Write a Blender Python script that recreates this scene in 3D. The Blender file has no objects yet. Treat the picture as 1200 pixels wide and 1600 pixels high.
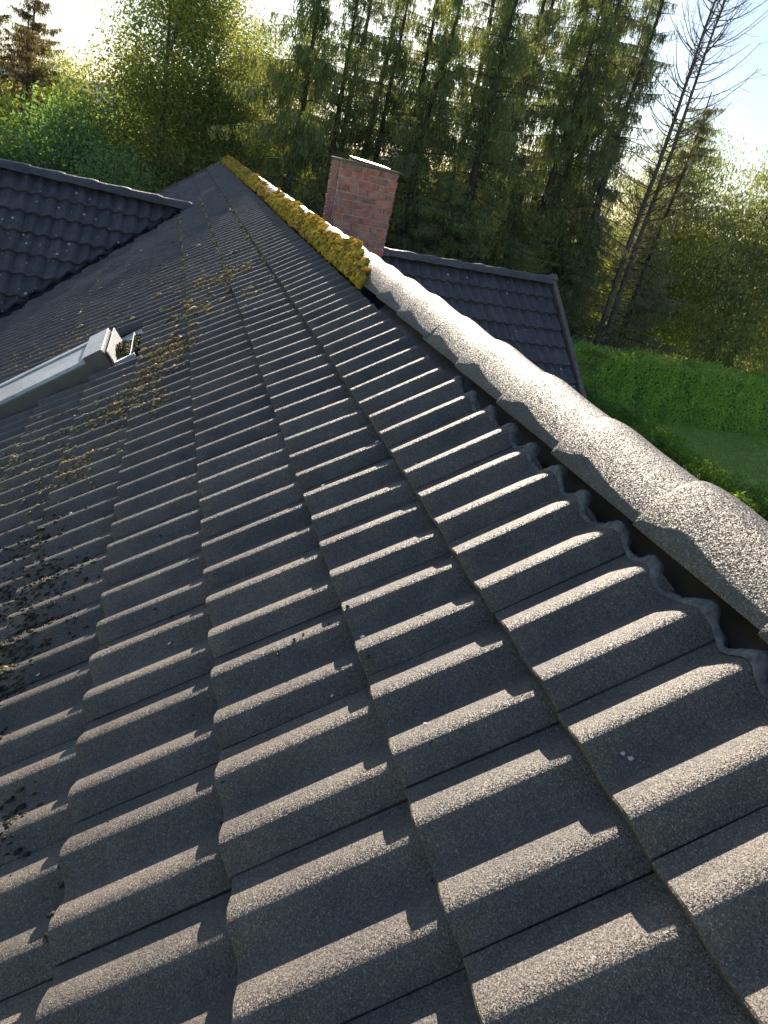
import bpy, bmesh, math, random
import numpy as np
from mathutils import Matrix, Vector

sc = bpy.context.scene
COL = sc.collection
rad = math.radians

# ------------------------------------------------------------------ camera
CW = Vector((-0.7302, -0.5069, 0.7948))
RX = Vector((0.942995, -0.2546319, 0.2142965))
RY = Vector((0.0699026, -0.4780017, -0.8755729))      # image down
RZ = Vector((0.3253829, 0.8406408, -0.4329538))       # view direction
cam = bpy.data.cameras.new('camera')
cam.sensor_fit = 'VERTICAL'; cam.sensor_height = 36.0; cam.lens = 24.3
cam.clip_start = 0.02; cam.clip_end = 20000
co = bpy.data.objects.new('camera', cam); COL.objects.link(co)
m = Matrix.Identity(4)
for r in range(3):
    m[r][0] = RX[r]; m[r][1] = -RY[r]; m[r][2] = -RZ[r]; m[r][3] = CW[r]
co.matrix_world = m
sc.camera = co

# ------------------------------------------------------------------ light
SUN_AZ, SUN_EL = rad(14.3), rad(22.0)          # azimuth from +Y towards +X
sd = Vector((math.sin(SUN_AZ) * math.cos(SUN_EL), math.cos(SUN_AZ) * math.cos(SUN_EL), math.sin(SUN_EL)))
sl = bpy.data.lights.new('sun', 'SUN'); sl.energy = 5.0; sl.angle = rad(0.55); sl.color = (1.0, 0.87, 0.70)
so = bpy.data.objects.new('sun', sl); COL.objects.link(so)
so.rotation_euler = (-sd).to_track_quat('-Z', 'Y').to_euler()
so.location = sd * 60

w = bpy.data.worlds.new('World'); sc.world = w; w.use_nodes = True
nt = w.node_tree; nt.nodes.clear()
def N(nt, t, **k):
    n = nt.nodes.new(t)
    for a, b in k.items():
        if a[0] == 'i' and a[1:].isdigit(): n.inputs[int(a[1:])].default_value = b
        else: setattr(n, a, b)
    return n
out = N(nt, 'ShaderNodeOutputWorld'); bg = N(nt, 'ShaderNodeBackground', i1=0.064)
sky = N(nt, 'ShaderNodeTexSky', sky_type='NISHITA', sun_disc=False, sun_elevation=SUN_EL, sun_rotation=SUN_AZ,
        altitude=200, air_density=1.0, dust_density=0.6, ozone_density=1.0)
tc = N(nt, 'ShaderNodeTexCoord'); mp = N(nt, 'ShaderNodeMapping'); mp.inputs['Scale'].default_value = (1, 1, 2.6)
nz = N(nt, 'ShaderNodeTexNoise', i2=2.6, i3=7.0, i4=0.58); nz.inputs['Distortion'].default_value = 0.4
rp = N(nt, 'ShaderNodeValToRGB'); rp.color_ramp.elements[0].position = 0.54; rp.color_ramp.elements[1].position = 0.76
mx = N(nt, 'ShaderNodeMixRGB'); mx.inputs[2].default_value = (6.0, 6.2, 6.5, 1)
mu = N(nt, 'ShaderNodeMath', operation='MULTIPLY', i1=0.8)
L = nt.links.new
L(tc.outputs['Generated'], mp.inputs[0]); L(mp.outputs[0], nz.inputs['Vector']); L(nz.outputs['Fac'], rp.inputs[0])
L(rp.outputs[0], mu.inputs[0]); L(mu.outputs[0], mx.inputs[0]); tn = N(nt, 'ShaderNodeMixRGB', blend_type='MULTIPLY', i0=1.0); tn.inputs[2].default_value = (0.80, 0.89, 1.0, 1); L(sky.outputs[0], tn.inputs[1]); L(tn.outputs[0], mx.inputs[1])
L(mx.outputs[0], bg.inputs[0]); L(bg.outputs[0], out.inputs[0])

sc.view_settings.view_transform = 'Standard'; sc.view_settings.look = 'None'
sc.view_settings.gamma = 1.0; sc.view_settings.exposure = 1.20
sc.view_settings.use_curve_mapping = False
sc.render.engine = 'CYCLES'
sc.cycles.max_bounces = 6; sc.cycles.transparent_max_bounces = 8

# ------------------------------------------------------------------ helpers
rng = np.random.default_rng(11); random.seed(5)
POS = {}
def tag(o, label=None, cat=None, group=None, kind=None):
    if label: o['label'] = label
    if cat: o['category'] = cat
    if group: o['group'] = group
    if kind: o['kind'] = kind
    return o
def link(o, parent=None, W=None):
    """link o; W = world matrix; parents are unrotated, pure translations kept in POS"""
    COL.objects.link(o)
    W = Matrix(W) if W is not None else Matrix.Identity(4)
    if parent is not None:
        o.parent = parent
        o.matrix_basis = Matrix.Translation(-POS[parent.name]) @ W
    else:
        o.matrix_basis = W
    POS[o.name] = W.translation.copy()
    return o
def empty(name, loc):
    o = bpy.data.objects.new(name, None); o.empty_display_size = 0.2
    return link(o, None, Matrix.Translation(Vector(loc)))
def mesh(name, V, F, mat=None, smooth=False):
    me = bpy.data.meshes.new(name)
    V = np.asarray(V, dtype=np.float32)
    if isinstance(F, np.ndarray):
        n, k = F.shape
        me.vertices.add(len(V)); me.vertices.foreach_set('co', V.ravel())
        me.loops.add(n * k); me.loops.foreach_set('vertex_index', F.astype(np.int32).ravel())
        me.polygons.add(n); me.polygons.foreach_set('loop_start', np.arange(0, n * k, k, dtype=np.int32))
        me.polygons.foreach_set('loop_total', np.full(n, k, dtype=np.int32))
        me.update(calc_edges=True)
    else:
        me.from_pydata([tuple(map(float, v)) for v in V], [], [tuple(int(i) for i in f) for f in F]); me.update()
    if mat: me.materials.append(mat)
    if smooth: me.polygons.foreach_set('use_smooth', [True] * len(me.polygons))
    return me
def obj(name, me, parent=None, W=None):
    return link(bpy.data.objects.new(name, me), parent, W)
def T(x, y, z): return Matrix.Translation(Vector((x, y, z)))
def basis(P, U, V, Nn):
    m = Matrix.Identity(4)
    for r in range(3): m[r][0] = U[r]; m[r][1] = V[r]; m[r][2] = Nn[r]; m[r][3] = P[r]
    return m
class MB:
    def __init__(s): s.v = []; s.f = []
    def add(s, V, F):
        o = len(s.v); s.v += [tuple(v) for v in V]; s.f += [tuple(i + o for i in f) for f in F]
    def box(s, x0, x1, y0, y1, z0, z1, M=None):
        V = [Vector(p) for p in ((x0,y0,z0),(x1,y0,z0),(x1,y1,z0),(x0,y1,z0),(x0,y0,z1),(x1,y0,z1),(x1,y1,z1),(x0,y1,z1))]
        if M is not None: V = [M @ p for p in V]
        s.add(V, [(0,3,2,1),(4,5,6,7),(0,1,5,4),(1,2,6,5),(2,3,7,6),(3,0,4,7)])
    def tube(s, pts, rs, n=6):
        pts = [Vector(p) for p in pts]; V = []; F = []
        for i, p in enumerate(pts):
            d = (pts[min(i + 1, len(pts) - 1)] - pts[max(i - 1, 0)]).normalized()
            a = d.cross(Vector((0.31, 0.9, 0.2))).normalized(); b = d.cross(a)
            for k in range(n):
                t = 2 * math.pi * k / n; V.append(p + (a * math.cos(t) + b * math.sin(t)) * rs[i])
        for i in range(len(pts) - 1):
            for k in range(n):
                F.append((i*n+k, i*n+(k+1)%n, (i+1)*n+(k+1)%n, (i+1)*n+k))
        s.add(V, F)
    def mesh(s, name, mat, smooth=False): return mesh(name, s.v, s.f, mat, smooth)
def bevelled(me, w=0.004, seg=1):
    bm = bmesh.new(); bm.from_mesh(me)
    bmesh.ops.bevel(bm, geom=list(bm.edges), offset=w, segments=seg, affect='EDGES', profile=0.6)
    bm.to_mesh(me); bm.free(); return me

# ------------------------------------------------------------------ materials
def newmat(name):
    m = bpy.data.materials.new(name); m.use_nodes = True
    nt = m.node_tree; b = nt.nodes['Principled BSDF']
    return m, nt, b
def ramp(nt, stops, fac):
    r = N(nt, 'ShaderNodeValToRGB'); cr = r.color_ramp
    while len(cr.elements) < len(stops): cr.elements.new(0.5)
    for e, (p, c) in zip(cr.elements, stops):
        e.position = p; e.color = (*c, 1) if len(c) == 3 else c
    nt.links.new(fac, r.inputs[0]); return r
def coords(nt, rnd=True):
    t = N(nt, 'ShaderNodeTexCoord')
    if not rnd: return t.outputs['Object']
    oi = N(nt, 'ShaderNodeObjectInfo'); m = N(nt, 'ShaderNodeMath', operation='MULTIPLY', i1=37.0)
    nt.links.new(oi.outputs['Random'], m.inputs[0])
    a = N(nt, 'ShaderNodeVectorMath', operation='ADD'); c = N(nt, 'ShaderNodeCombineXYZ')
    for k in range(3): nt.links.new(m.outputs[0], c.inputs[k])
    nt.links.new(t.outputs['Object'], a.inputs[0]); nt.links.new(c.outputs[0], a.inputs[1])
    return a.outputs[0]
def noise(nt, vec, scale, detail=4, rough=0.55):
    n = N(nt, 'ShaderNodeTexNoise', i2=scale, i3=detail, i4=rough); nt.links.new(vec, n.inputs['Vector']); return n
def mix(nt, fac, a, b, mode='MIX'):
    m = N(nt, 'ShaderNodeMixRGB', blend_type=mode)
    for sock, v in ((m.inputs[0], fac), (m.inputs[1], a), (m.inputs[2], b)):
        if isinstance(v, (int, float)): sock.default_value = v
        elif isinstance(v, tuple): sock.default_value = (*v, 1)
        else: nt.links.new(v, sock)
    return m.outputs[0]

def granule_mat(name, base, light, grain=330.0, bump=0.9, dist=0.0022, facet=0.75, lichen=None):
    m, nt, b = newmat(name); v = coords(nt)
    vo = N(nt, 'ShaderNodeTexVoronoi', i2=grain); nt.links.new(v, vo.inputs['Vector'])
    r = ramp(nt, [(0.0, tuple(c * 0.55 for c in base)), (0.55, base), (0.86, light), (1.0, tuple(min(1, c * 2.0) for c in light))], vo.outputs['Color'])
    n1 = noise(nt, v, 7.0, 5)
    r1 = ramp(nt, [(0.28, (0.64, 0.65, 0.67)), (0.72, (1.30, 1.25, 1.18))], n1.outputs['Fac'])
    c = mix(nt, 1.0, r.outputs[0], r1.outputs[0], 'MULTIPLY')
    oi = N(nt, 'ShaderNodeObjectInfo')
    r2 = ramp(nt, [(0.0, (0.80, 0.81, 0.84)), (0.5, (1.0, 1.0, 1.0)), (1.0, (1.18, 1.15, 1.10))], oi.outputs['Random'])
    c = mix(nt, 1.0, c, r2.outputs[0], 'MULTIPLY')
    n4 = noise(nt, v, 28.0, 3)
    r4 = ramp(nt, [(0.60, (0, 0, 0)), (0.75, (1, 1, 1))], n4.outputs['Fac'])
    mm = N(nt, 'ShaderNodeMath', operation='MULTIPLY', i1=0.35); nt.links.new(r4.outputs[0], mm.inputs[0])
    c = mix(nt, mm.outputs[0], c, tuple(x * 0.5 for x in base))
    if lichen:
        n3 = noise(nt, v, 16.0, 2); r3 = ramp(nt, [(0.70, (0, 0, 0)), (0.74, (1, 1, 1))], n3.outputs['Fac'])
        c = mix(nt, r3.outputs[0], c, lichen)
    nt.links.new(c, b.inputs['Base Color'])
    b.inputs['Roughness'].default_value = 0.52; b.inputs['Specular IOR Level'].default_value = 0.55
    n2 = noise(nt, v, grain * 0.5, 3, 0.7)
    bp = N(nt, 'ShaderNodeBump'); bp.inputs['Strength'].default_value = bump; bp.inputs['Distance'].default_value = dist
    nt.links.new(n2.outputs['Fac'], bp.inputs['Height'])
    sb = N(nt, 'ShaderNodeVectorMath', operation='SUBTRACT'); sb.inputs[1].default_value = (0.5, 0.5, 0.5)
    vo2 = N(nt, 'ShaderNodeTexVoronoi', i2=grain * 1.25); nt.links.new(v, vo2.inputs['Vector'])
    nt.links.new(vo2.outputs['Color'], sb.inputs[0])
    sc_ = N(nt, 'ShaderNodeVectorMath', operation='SCALE'); sc_.inputs['Scale'].default_value = facet; nt.links.new(sb.outputs[0], sc_.inputs[0])
    ad = N(nt, 'ShaderNodeVectorMath', operation='ADD'); nt.links.new(bp.outputs[0], ad.inputs[0]); nt.links.new(sc_.outputs[0], ad.inputs[1])
    nm = N(nt, 'ShaderNodeVectorMath', operation='NORMALIZE'); nt.links.new(ad.outputs[0], nm.inputs[0]); nt.links.new(nm.outputs[0], b.inputs['Normal'])
    return m
M_tile = granule_mat('tile_concrete', (0.108, 0.097, 0.091), (0.205, 0.183, 0.166), grain=520, facet=0.9)
M_wtile = granule_mat('wing_tile_concrete', (0.085, 0.080, 0.094), (0.15, 0.146, 0.155), grain=220)
M_cap = granule_mat('ridge_concrete', (0.095, 0.088, 0.083), (0.175, 0.162, 0.15), grain=380, bump=1.0, dist=0.003, facet=0.8)

def plain(name, col, rough=0.8, metal=0.0, nscale=8.0, amt=0.25, bump=0.0, spec=0.4, rnd=True):
    m, nt, b = newmat(name); v = coords(nt, rnd)
    n = noise(nt, v, nscale, 5)
    r = ramp(nt, [(0.25, tuple(c * (1 - amt) for c in col)), (0.75, tuple(min(1, c * (1 + amt)) for c in col))], n.outputs['Fac'])
    nt.links.new(r.outputs[0], b.inputs['Base Color'])
    b.inputs['Roughness'].default_value = rough; b.inputs['Metallic'].default_value = metal
    b.inputs['Specular IOR Level'].default_value = spec
    if bump:
        bp = N(nt, 'ShaderNodeBump'); bp.inputs['Strength'].default_value = bump; bp.inputs['Distance'].default_value = 0.004
        n2 = noise(nt, v, nscale * 8, 4); nt.links.new(n2.outputs['Fac'], bp.inputs['Height']); nt.links.new(bp.outputs[0], b.inputs['Normal'])
    return m
M_deck = plain('roof_underlay', (0.020, 0.017, 0.014), 0.9)
M_brown = plain('brown_membrane', (0.075, 0.052, 0.030), 0.45, 0, 20, 0.35)
M_lead = plain('grey_sealing_strip', (0.15, 0.15, 0.155), 0.55, 0.0, 60, 0.7, 0.8)
M_valley = plain('valley_metal', (0.035, 0.036, 0.042), 0.5, 0.6)
M_board = plain('weathered_board', (0.17, 0.14, 0.12), 0.85, 0, 14, 0.3, 0.4)
M_wall = plain('painted_cladding', (0.34, 0.30, 0.24), 0.7, 0, 5, 0.1)
M_mortar = plain('mortar', (0.60, 0.55, 0.53), 0.95, 0, 25, 0.35, 0.8)
M_plate = plain('sheet_metal_pale', (0.55, 0.56, 0.56), 0.35, 0.7, 10, 0.2)
M_flue = plain('crumbling_mortar_cap', (0.18, 0.165, 0.16), 0.95, 0, 30, 0.4, 1.0)
def speck(name, col, rough, metal):
    m, nt, b = newmat(name); v = coords(nt, False)
    vo = N(nt, 'ShaderNodeTexVoronoi', i2=75.0); nt.links.new(v, vo.inputs['Vector'])
    r = ramp(nt, [(0.20, (0, 0, 0)), (0.32, (1, 1, 1))], vo.outputs['Distance'])
    n = noise(nt, v, 30.0, 3); r2 = ramp(nt, [(0.46, (0, 0, 0)), (0.54, (1, 1, 1))], n.outputs['Fac'])
    f = mix(nt, 1.0, r.outputs[0], r2.outputs[0], 'ADD')
    n3 = noise(nt, v, 5.0, 5); r3 = ramp(nt, [(0.3, tuple(c * .78 for c in col)), (0.7, tuple(c * 1.1 for c in col))], n3.outputs['Fac'])
    c = mix(nt, f, (0.09, 0.09, 0.085), r3.outputs[0])
    nt.links.new(c, b.inputs['Base Color']); b.inputs['Roughness'].default_value = rough; b.inputs['Metallic'].default_value = metal
    return m
M_alu = speck('lacquered_aluminium_speckled', (0.66, 0.68, 0.69), 0.38, 0.1)
M_aluside = plain('lacquered_aluminium_grey', (0.17, 0.155, 0.15), 0.45, 0.3, 9, 0.2)
M_glass = speck('sky_toned_specked_glass', (0.70, 0.72, 0.73), 0.3, 0.05)  # pale tone is sky reflection put into the colour; dark specks are dirt
M_flash = speck('aluminium_flashing', (0.50, 0.54, 0.60), 0.4, 0.3)
def brick_mat():
    m, nt, b = newmat('red_brick'); v = coords(nt)
    oi = N(nt, 'ShaderNodeObjectInfo')
    r = ramp(nt, [(0.0, (0.46, 0.17, 0.135)), (0.35, (0.60, 0.18, 0.12)), (0.6, (0.46, 0.22, 0.18)), (0.8, (0.64, 0.22, 0.14)), (1.0, (0.32, 0.17, 0.16))], oi.outputs['Random'])
    n = noise(nt, v, 22.0, 6, 0.65); r2 = ramp(nt, [(0.45, (0, 0, 0)), (0.65, (1, 1, 1))], n.outputs['Fac'])
    mm = N(nt, 'ShaderNodeMath', operation='MULTIPLY', i1=0.75); nt.links.new(r2.outputs[0], mm.inputs[0])
    c = mix(nt, mm.outputs[0], r.outputs[0], (0.46, 0.38, 0.37))
    n2 = noise(nt, v, 9.0, 4); r3 = ramp(nt, [(0.3, (0.6, 0.6, 0.6)), (0.65, (1.1, 1.1, 1.1))], n2.outputs['Fac'])
    c = mix(nt, 1.0, c, r3.outputs[0], 'MULTIPLY')
    nt.links.new(c, b.inputs['Base Color']); b.inputs['Roughness'].default_value = 0.9
    bp = N(nt, 'ShaderNodeBump'); bp.inputs['Strength'].default_value = 0.7; bp.inputs['Distance'].default_value = 0.006
    nt.links.new(n.outputs['Fac'], bp.inputs['Height']); nt.links.new(bp.outputs[0], b.inputs['Normal'])
    return m
M_brick = brick_mat()

def leaf_mat(name, cols, trans=0.5, tcols=None, scale=0.6, gain=2.5):
    """leaf faces: diffuse + translucent, colour differs per leaf and by clump"""
    m = bpy.data.materials.new(name); m.use_nodes = True; nt = m.node_tree; nt.nodes.clear()
    o = N(nt, 'ShaderNodeOutputMaterial'); g = N(nt, 'ShaderNodeNewGeometry'); tcn = N(nt, 'ShaderNodeTexCoord')
    n = noise(nt, tcn.outputs['Object'], scale, 4)
    ma = N(nt, 'ShaderNodeMath', operation='MULTIPLY_ADD', i1=0.55, i2=-0.27); nt.links.new(g.outputs['Random Per Island'], ma.inputs[0])
    ad = N(nt, 'ShaderNodeMath', operation='ADD', use_clamp=True); nt.links.new(ma.outputs[0], ad.inputs[0]); nt.links.new(n.outputs['Fac'], ad.inputs[1])
    cols = [tuple(min(0.8, x * gain) for x in c) for c in cols]
    k = len(cols); st = [(0.18 + 0.64 * i / (k - 1), c) for i, c in enumerate(cols)]
    r = ramp(nt, st, ad.outputs[0])
    tcols = tcols or [tuple(min(1, x * y) for x, y in zip(c, (2.2, 2.0, 1.0))) for c in cols]
    rt = ramp(nt, [(0.18 + 0.64 * i / (k - 1), c) for i, c in enumerate(tcols)], ad.outputs[0])
    d = N(nt, 'ShaderNodeBsdfDiffuse'); t = N(nt, 'ShaderNodeBsdfTranslucent'); gl = N(nt, 'ShaderNodeBsdfGlossy'); gl.inputs['Roughness'].default_value = 0.5
    mx = N(nt, 'ShaderNodeMixShader', i0=trans); m2 = N(nt, 'ShaderNodeMixShader', i0=0.035)
    nt.links.new(r.outputs[0], d.inputs[0]); nt.links.new(rt.outputs[0], t.inputs[0])
    nt.links.new(d.outputs[0], mx.inputs[1]); nt.links.new(t.outputs[0], mx.inputs[2])
    nt.links.new(mx.outputs[0], m2.inputs[1]); nt.links.new(gl.outputs[0], m2.inputs[2]); nt.links.new(m2.outputs[0], o.inputs[0])
    return m
M_spruce = leaf_mat('spruce_needles', [(0.028, 0.040, 0.020), (0.052, 0.067, 0.028), (0.095, 0.108, 0.040)], 0.32, gain=2.7)
M_spruced = leaf_mat('spruce_needles_dull', [(0.035, 0.045, 0.030), (0.06, 0.068, 0.045), (0.09, 0.095, 0.06)], 0.30, gain=2.9)
M_birch = leaf_mat('birch_leaves', [(0.035, 0.060, 0.022), (0.07, 0.095, 0.030), (0.15, 0.145, 0.035)], 0.42)
M_maple = leaf_mat('dark_green_leaves', [(0.028, 0.060, 0.028), (0.045, 0.090, 0.040), (0.070, 0.120, 0.040)], 0.40)
M_light = leaf_mat('light_green_leaves', [(0.05, 0.085, 0.035), (0.075, 0.115, 0.045), (0.11, 0.15, 0.055)], 0.45)
M_willow = leaf_mat('willow_leaves', [(0.06, 0.090, 0.035), (0.10, 0.125, 0.060), (0.16, 0.165, 0.075)], 0.40, gain=1.9)
M_yellow = leaf_mat('yellow_green_leaves', [(0.06, 0.10, 0.022), (0.11, 0.14, 0.030), (0.20, 0.20, 0.04)], 0.5, gain=2.1)
M_larch = leaf_mat('reddish_pine_needles', [(0.05, 0.055, 0.035), (0.09, 0.075, 0.045), (0.13, 0.095, 0.06)], 0.35, gain=1.3)
M_hedge = leaf_mat('hedge_scale_leaves', [(0.09, 0.145, 0.045), (0.13, 0.20, 0.055), (0.19, 0.27, 0.065)], 0.45, scale=1.5, gain=2.7)
M_shrub = leaf_mat('juniper_leaves', [(0.08, 0.16, 0.03), (0.13, 0.23, 0.04), (0.20, 0.31, 0.05)], 0.40, scale=1.2, gain=1.25)
M_moss = leaf_mat('yellow_moss', [(0.10, 0.07, 0.02), (0.48, 0.32, 0.035), (0.80, 0.56, 0.07)], 0.40, tcols=[(0.2, 0.13, 0.02), (0.75, 0.48, 0.05), (1.0, 0.68, 0.12)], scale=30.0, gain=1.5)
M_dmoss = leaf_mat('brown_dry_moss', [(0.20, 0.15, 0.07), (0.46, 0.34, 0.15), (0.68, 0.54, 0.28)], 0.15, scale=12.0, gain=1.0)
M_bmoss = leaf_mat('dark_moss', [(0.018, 0.018, 0.012), (0.035, 0.034, 0.018), (0.06, 0.058, 0.025)], 0.1, scale=12.0, gain=1.0)
M_lich = plain('pale_lichen', (0.55, 0.56, 0.53), 0.9, 0, 30, 0.2)
M_bark = plain('bark', (0.075, 0.058, 0.045), 0.95, 0, 6, 0.4, 0.8)
M_barkg = plain('grey_bark', (0.14, 0.12, 0.105), 0.9, 0, 6, 0.35, 0.6)
M_fleaf = plain('fallen_leaf', (0.42, 0.40, 0.22), 0.9)

def grass_mat():
    m, nt, b = newmat('lawn_grass'); t = N(nt, 'ShaderNodeTexCoord'); v = t.outputs['Object']
    n = noise(nt, v, 0.35, 4); r = ramp(nt, [(0.3, (0.34, 0.42, 0.11)), (0.7, (0.46, 0.56, 0.14))], n.outputs['Fac'])
    n2 = noise(nt, v, 18.0, 5, 0.7); r2 = ramp(nt, [(0.25, (0.6, 0.6, 0.6)), (0.75, (1.35, 1.3, 1.2))], n2.outputs['Fac'])
    c = mix(nt, 1.0, r.outputs[0], r2.outputs[0], 'MULTIPLY'); nt.links.new(c, b.inputs['Base Color'])
    b.inputs['Roughness'].default_value = 0.95; b.inputs['Specular IOR Level'].default_value = 0.1
    bp = N(nt, 'ShaderNodeBump'); bp.inputs['Strength'].default_value = 1.0; bp.inputs['Distance'].default_value = 0.05
    n3 = noise(nt, v, 45.0, 4, 0.8); nt.links.new(n3.outputs['Fac'], bp.inputs['Height']); nt.links.new(bp.outputs[0], b.inputs['Normal'])
    return m
M_grass = grass_mat()
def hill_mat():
    m, nt, b = newmat('haze_tinted_forest'); t = N(nt, 'ShaderNodeTexCoord'); v = t.outputs['Object']
    n = noise(nt, v, 0.004, 8, 0.7); r = ramp(nt, [(0.35, (0.10, 0.15, 0.19)), (0.65, (0.15, 0.20, 0.24))], n.outputs['Fac'])  # bluish tones put the distance haze into the forest colour
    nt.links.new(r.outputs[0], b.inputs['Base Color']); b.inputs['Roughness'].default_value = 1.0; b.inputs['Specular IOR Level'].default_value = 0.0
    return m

# ------------------------------------------------------------------ ground and hills
GZ = -5.2
nn = 60
xs = np.concatenate([-np.geomspace(9000, 30, 14), np.linspace(-25, 35, 25), np.geomspace(40, 9000, 14)])
V = []
for y in xs:
    for x in xs: V.append((x, y, GZ - 0.0006 * max(0, math.hypot(x, y) - 60)))
k = len(xs); F = [(j*k+i, j*k+i+1, (j+1)*k+i+1, (j+1)*k+i) for j in range(k-1) for i in range(k-1)]
g = obj('lawn', mesh('lawn', V, F, M_grass)); tag(g, kind='structure', label='green lawn around the house scattered with fallen leaves')
# forested hill far beyond the trees
V = []; na = 120; nr = 10
for i in range(na):
    a = rad(-60 + 150 * i / (na - 1)); ph = math.degrees(a)
    hh = 105 + 55 * math.sin(ph * 0.11 + 1.2) + 30 * math.sin(ph * 0.31 + 0.5) + 9 * math.sin(ph * 0.9) + 4 * math.sin(ph * 2.3)
    hh = 72 + (hh - 105) * 0.45
    for j in range(nr):
        t = j / (nr - 1); R = 1900 + 1500 * t
        V.append((R * math.sin(a), R * math.cos(a), GZ - 12 + max(20, hh) * math.sin(t * math.pi / 2) ** 1.2 + rng.normal() * 2 * t))
F = [(i*nr+j, (i+1)*nr+j, (i+1)*nr+j+1, i*nr+j+1) for i in range(na-1) for j in range(nr-1)]
tag(obj('hills', mesh('hills', V, F, hill_mat(), True)), kind='structure', label='wooded hill far beyond the trees, tinted haze blue')

# ------------------------------------------------------------------ the house roof
TH = rad(35); ct, st = math.cos(TH), math.sin(TH); tt = st / ct
U0 = Vector((ct, 0, st)); V0 = Vector((0, 1, 0)); N0 = Vector((-st, 0, ct))
house = empty('house', (0.4, 7.5, GZ))
tag(house, 'dark tiled house roof with mossy ridge and brick chimney filling the foreground', 'house')

AMP = 0.0325
def wave(v):
    p = ((v + 0.007) / 0.15) % 1.0; pc = 0.41                # steep flank towards the joint, long flank on the other side
    f = 0.5 * p / pc if p < pc else 0.5 + 0.5 * (p - pc) / (1 - pc)
    return AMP * (math.sin(math.pi * f) ** 2) ** 1.05 - AMP * 0.17
def tile_mesh(name, mat, length, drop, ns=40, width=0.3, rows=None, wob=0.0):
    """double-roll concrete tile, x up the slope, y across, z out; butt end at x=0"""
    T_ = 0.023; ys = np.linspace(0.0014, width - 0.0014, ns + 1)
    rows = rows or [(0.0, -0.0035), (0.0035, 0.0), (0.05, 0.0), (length * 0.55, 0.0), (length, 0.0)]
    V = []; F = []; n = ns + 1
    for (x, dz) in rows:
        for i, y in enumerate(ys):
            e = -0.0018 if i in (0, ns) else 0.0
            xx = x + (wob * math.sin(37 * y + 1.3) * 0.5 + wob * math.sin(91 * y) * 0.4 if x >= length - 1e-6 else 0)
            V.append((xx, y, wave(y * 0.3 / width) + dz + e - drop * x))
    nr = len(rows)
    for r in range(nr - 1):
        for i in range(ns): F.append((r*n+i, (r+1)*n+i, (r+1)*n+i+1, r*n+i+1))
    b0 = len(V)
    for i, y in enumerate(ys): V.append((0.0, y, wave(y * 0.3 / width) - 0.0035 - T_))
    for i in range(ns): F.append((i, i + 1, b0 + i + 1, b0 + i))
    b1 = len(V)
    for i, y in enumerate(ys): V.append((length, y, wave(y * 0.3 / width) - T_ - drop * length))
    for i in range(ns): F.append(((nr-1)*n+i+1, (nr-1)*n+i, b1+i, b1+i+1)); F.append((b0+i, b0+i+1, b1+i+1, b1+i))
    F.append(tuple([r*n for r in range(nr)][::-1] + [b0, b1])); F.append(tuple([r*n+ns for r in range(nr)] + [b1+ns, b0+ns]))
    me = mesh(name, V, F, mat)
    sm = [True] * len(me.polygons)
    me.polygons.foreach_set('use_smooth', sm)
    bm = bmesh.new(); bm.from_mesh(me); bmesh.ops.recalc_face_normals(bm, faces=bm.faces)
    for e in bm.edges:
        if len(e.link_faces) == 2 and e.calc_face_angle(0) > 0.7: e.smooth = False
    bm.to_mesh(me); bm.free()
    return me
def bisect(me, pco, pno, name):
    """copy of me cut by a plane; the side the normal points to is removed"""
    bm = bmesh.new(); bm.from_mesh(me)
    r = bmesh.ops.bisect_plane(bm, geom=list(bm.verts) + list(bm.edges) + list(bm.faces), plane_co=pco, plane_no=pno, clear_outer=True)
    ed = [e for e in r['geom_cut'] if isinstance(e, bmesh.types.BMEdge)]
    if ed:
        try: bmesh.ops.edgeloop_fill(bm, edges=ed)
        except Exception: pass
    if len(bm.verts) < 4: bm.free(); return None
    m2 = bpy.data.meshes.new(name); bm.to_mesh(m2); bm.free()
    for mt in me.materials: m2.materials.append(mt)
    return m2
CWv = np.array(CW); RM = np.array([RX, RY, RZ])
def proj(p):
    y = RM @ (np.array(p) - CWv); return (600 + 1080 * y[0] / y[2], 800 + 1080 * y[1] / y[2], y[2])

COURSES = [0.0, -0.309, -0.664, -1.018, -1.372]
while COURSES[-1] > -4.3: COURSES.append(COURSES[-1] - 0.354)
top_len = [0.335] + [COURSES[i] - COURSES[i + 1] for i in range(len(COURSES) - 1)]
S = 0.032
meshes = {}
def main_tile(gauge, first):
    key = (round(gauge, 3), first)
    if key not in meshes:
        meshes[key] = tile_mesh('roof_tile', M_tile, gauge + (0 if first else 0.045), S / max(gauge, 0.3) * (0.6 if first else 1.0), wob=0.006 if first else 0)
    return meshes[key]
# cross wings: ridge running along x at y = YW
YW = 10.94
LP, LQ = Vector((-0.356, YW, -0.250 - 0.075)), Vector((-2.917, YW, -0.188 - 0.075))
RP, RQ = Vector((2.66, 10.90, -0.300 - 0.085)), Vector((5.72, 10.90, -0.212 - 0.085))
tl = math.atan2(LQ.z - LP.z, LP.x - LQ.x); tr = math.atan2(RQ.z - RP.z, RQ.x - RP.x)
PW = rad(35)                                   # wing pitch
cv_ = LP.z / tt - YW                           # valley (plan): x = cv_ + k*y
VK = 1.0
def vline(y): return (LP.z / tt) - VK * (YW - y)
vn = Vector((1, -VK, 0)).normalized()
vp = Vector((vline(YW), YW, 0))
GAP = 0.055

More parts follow.
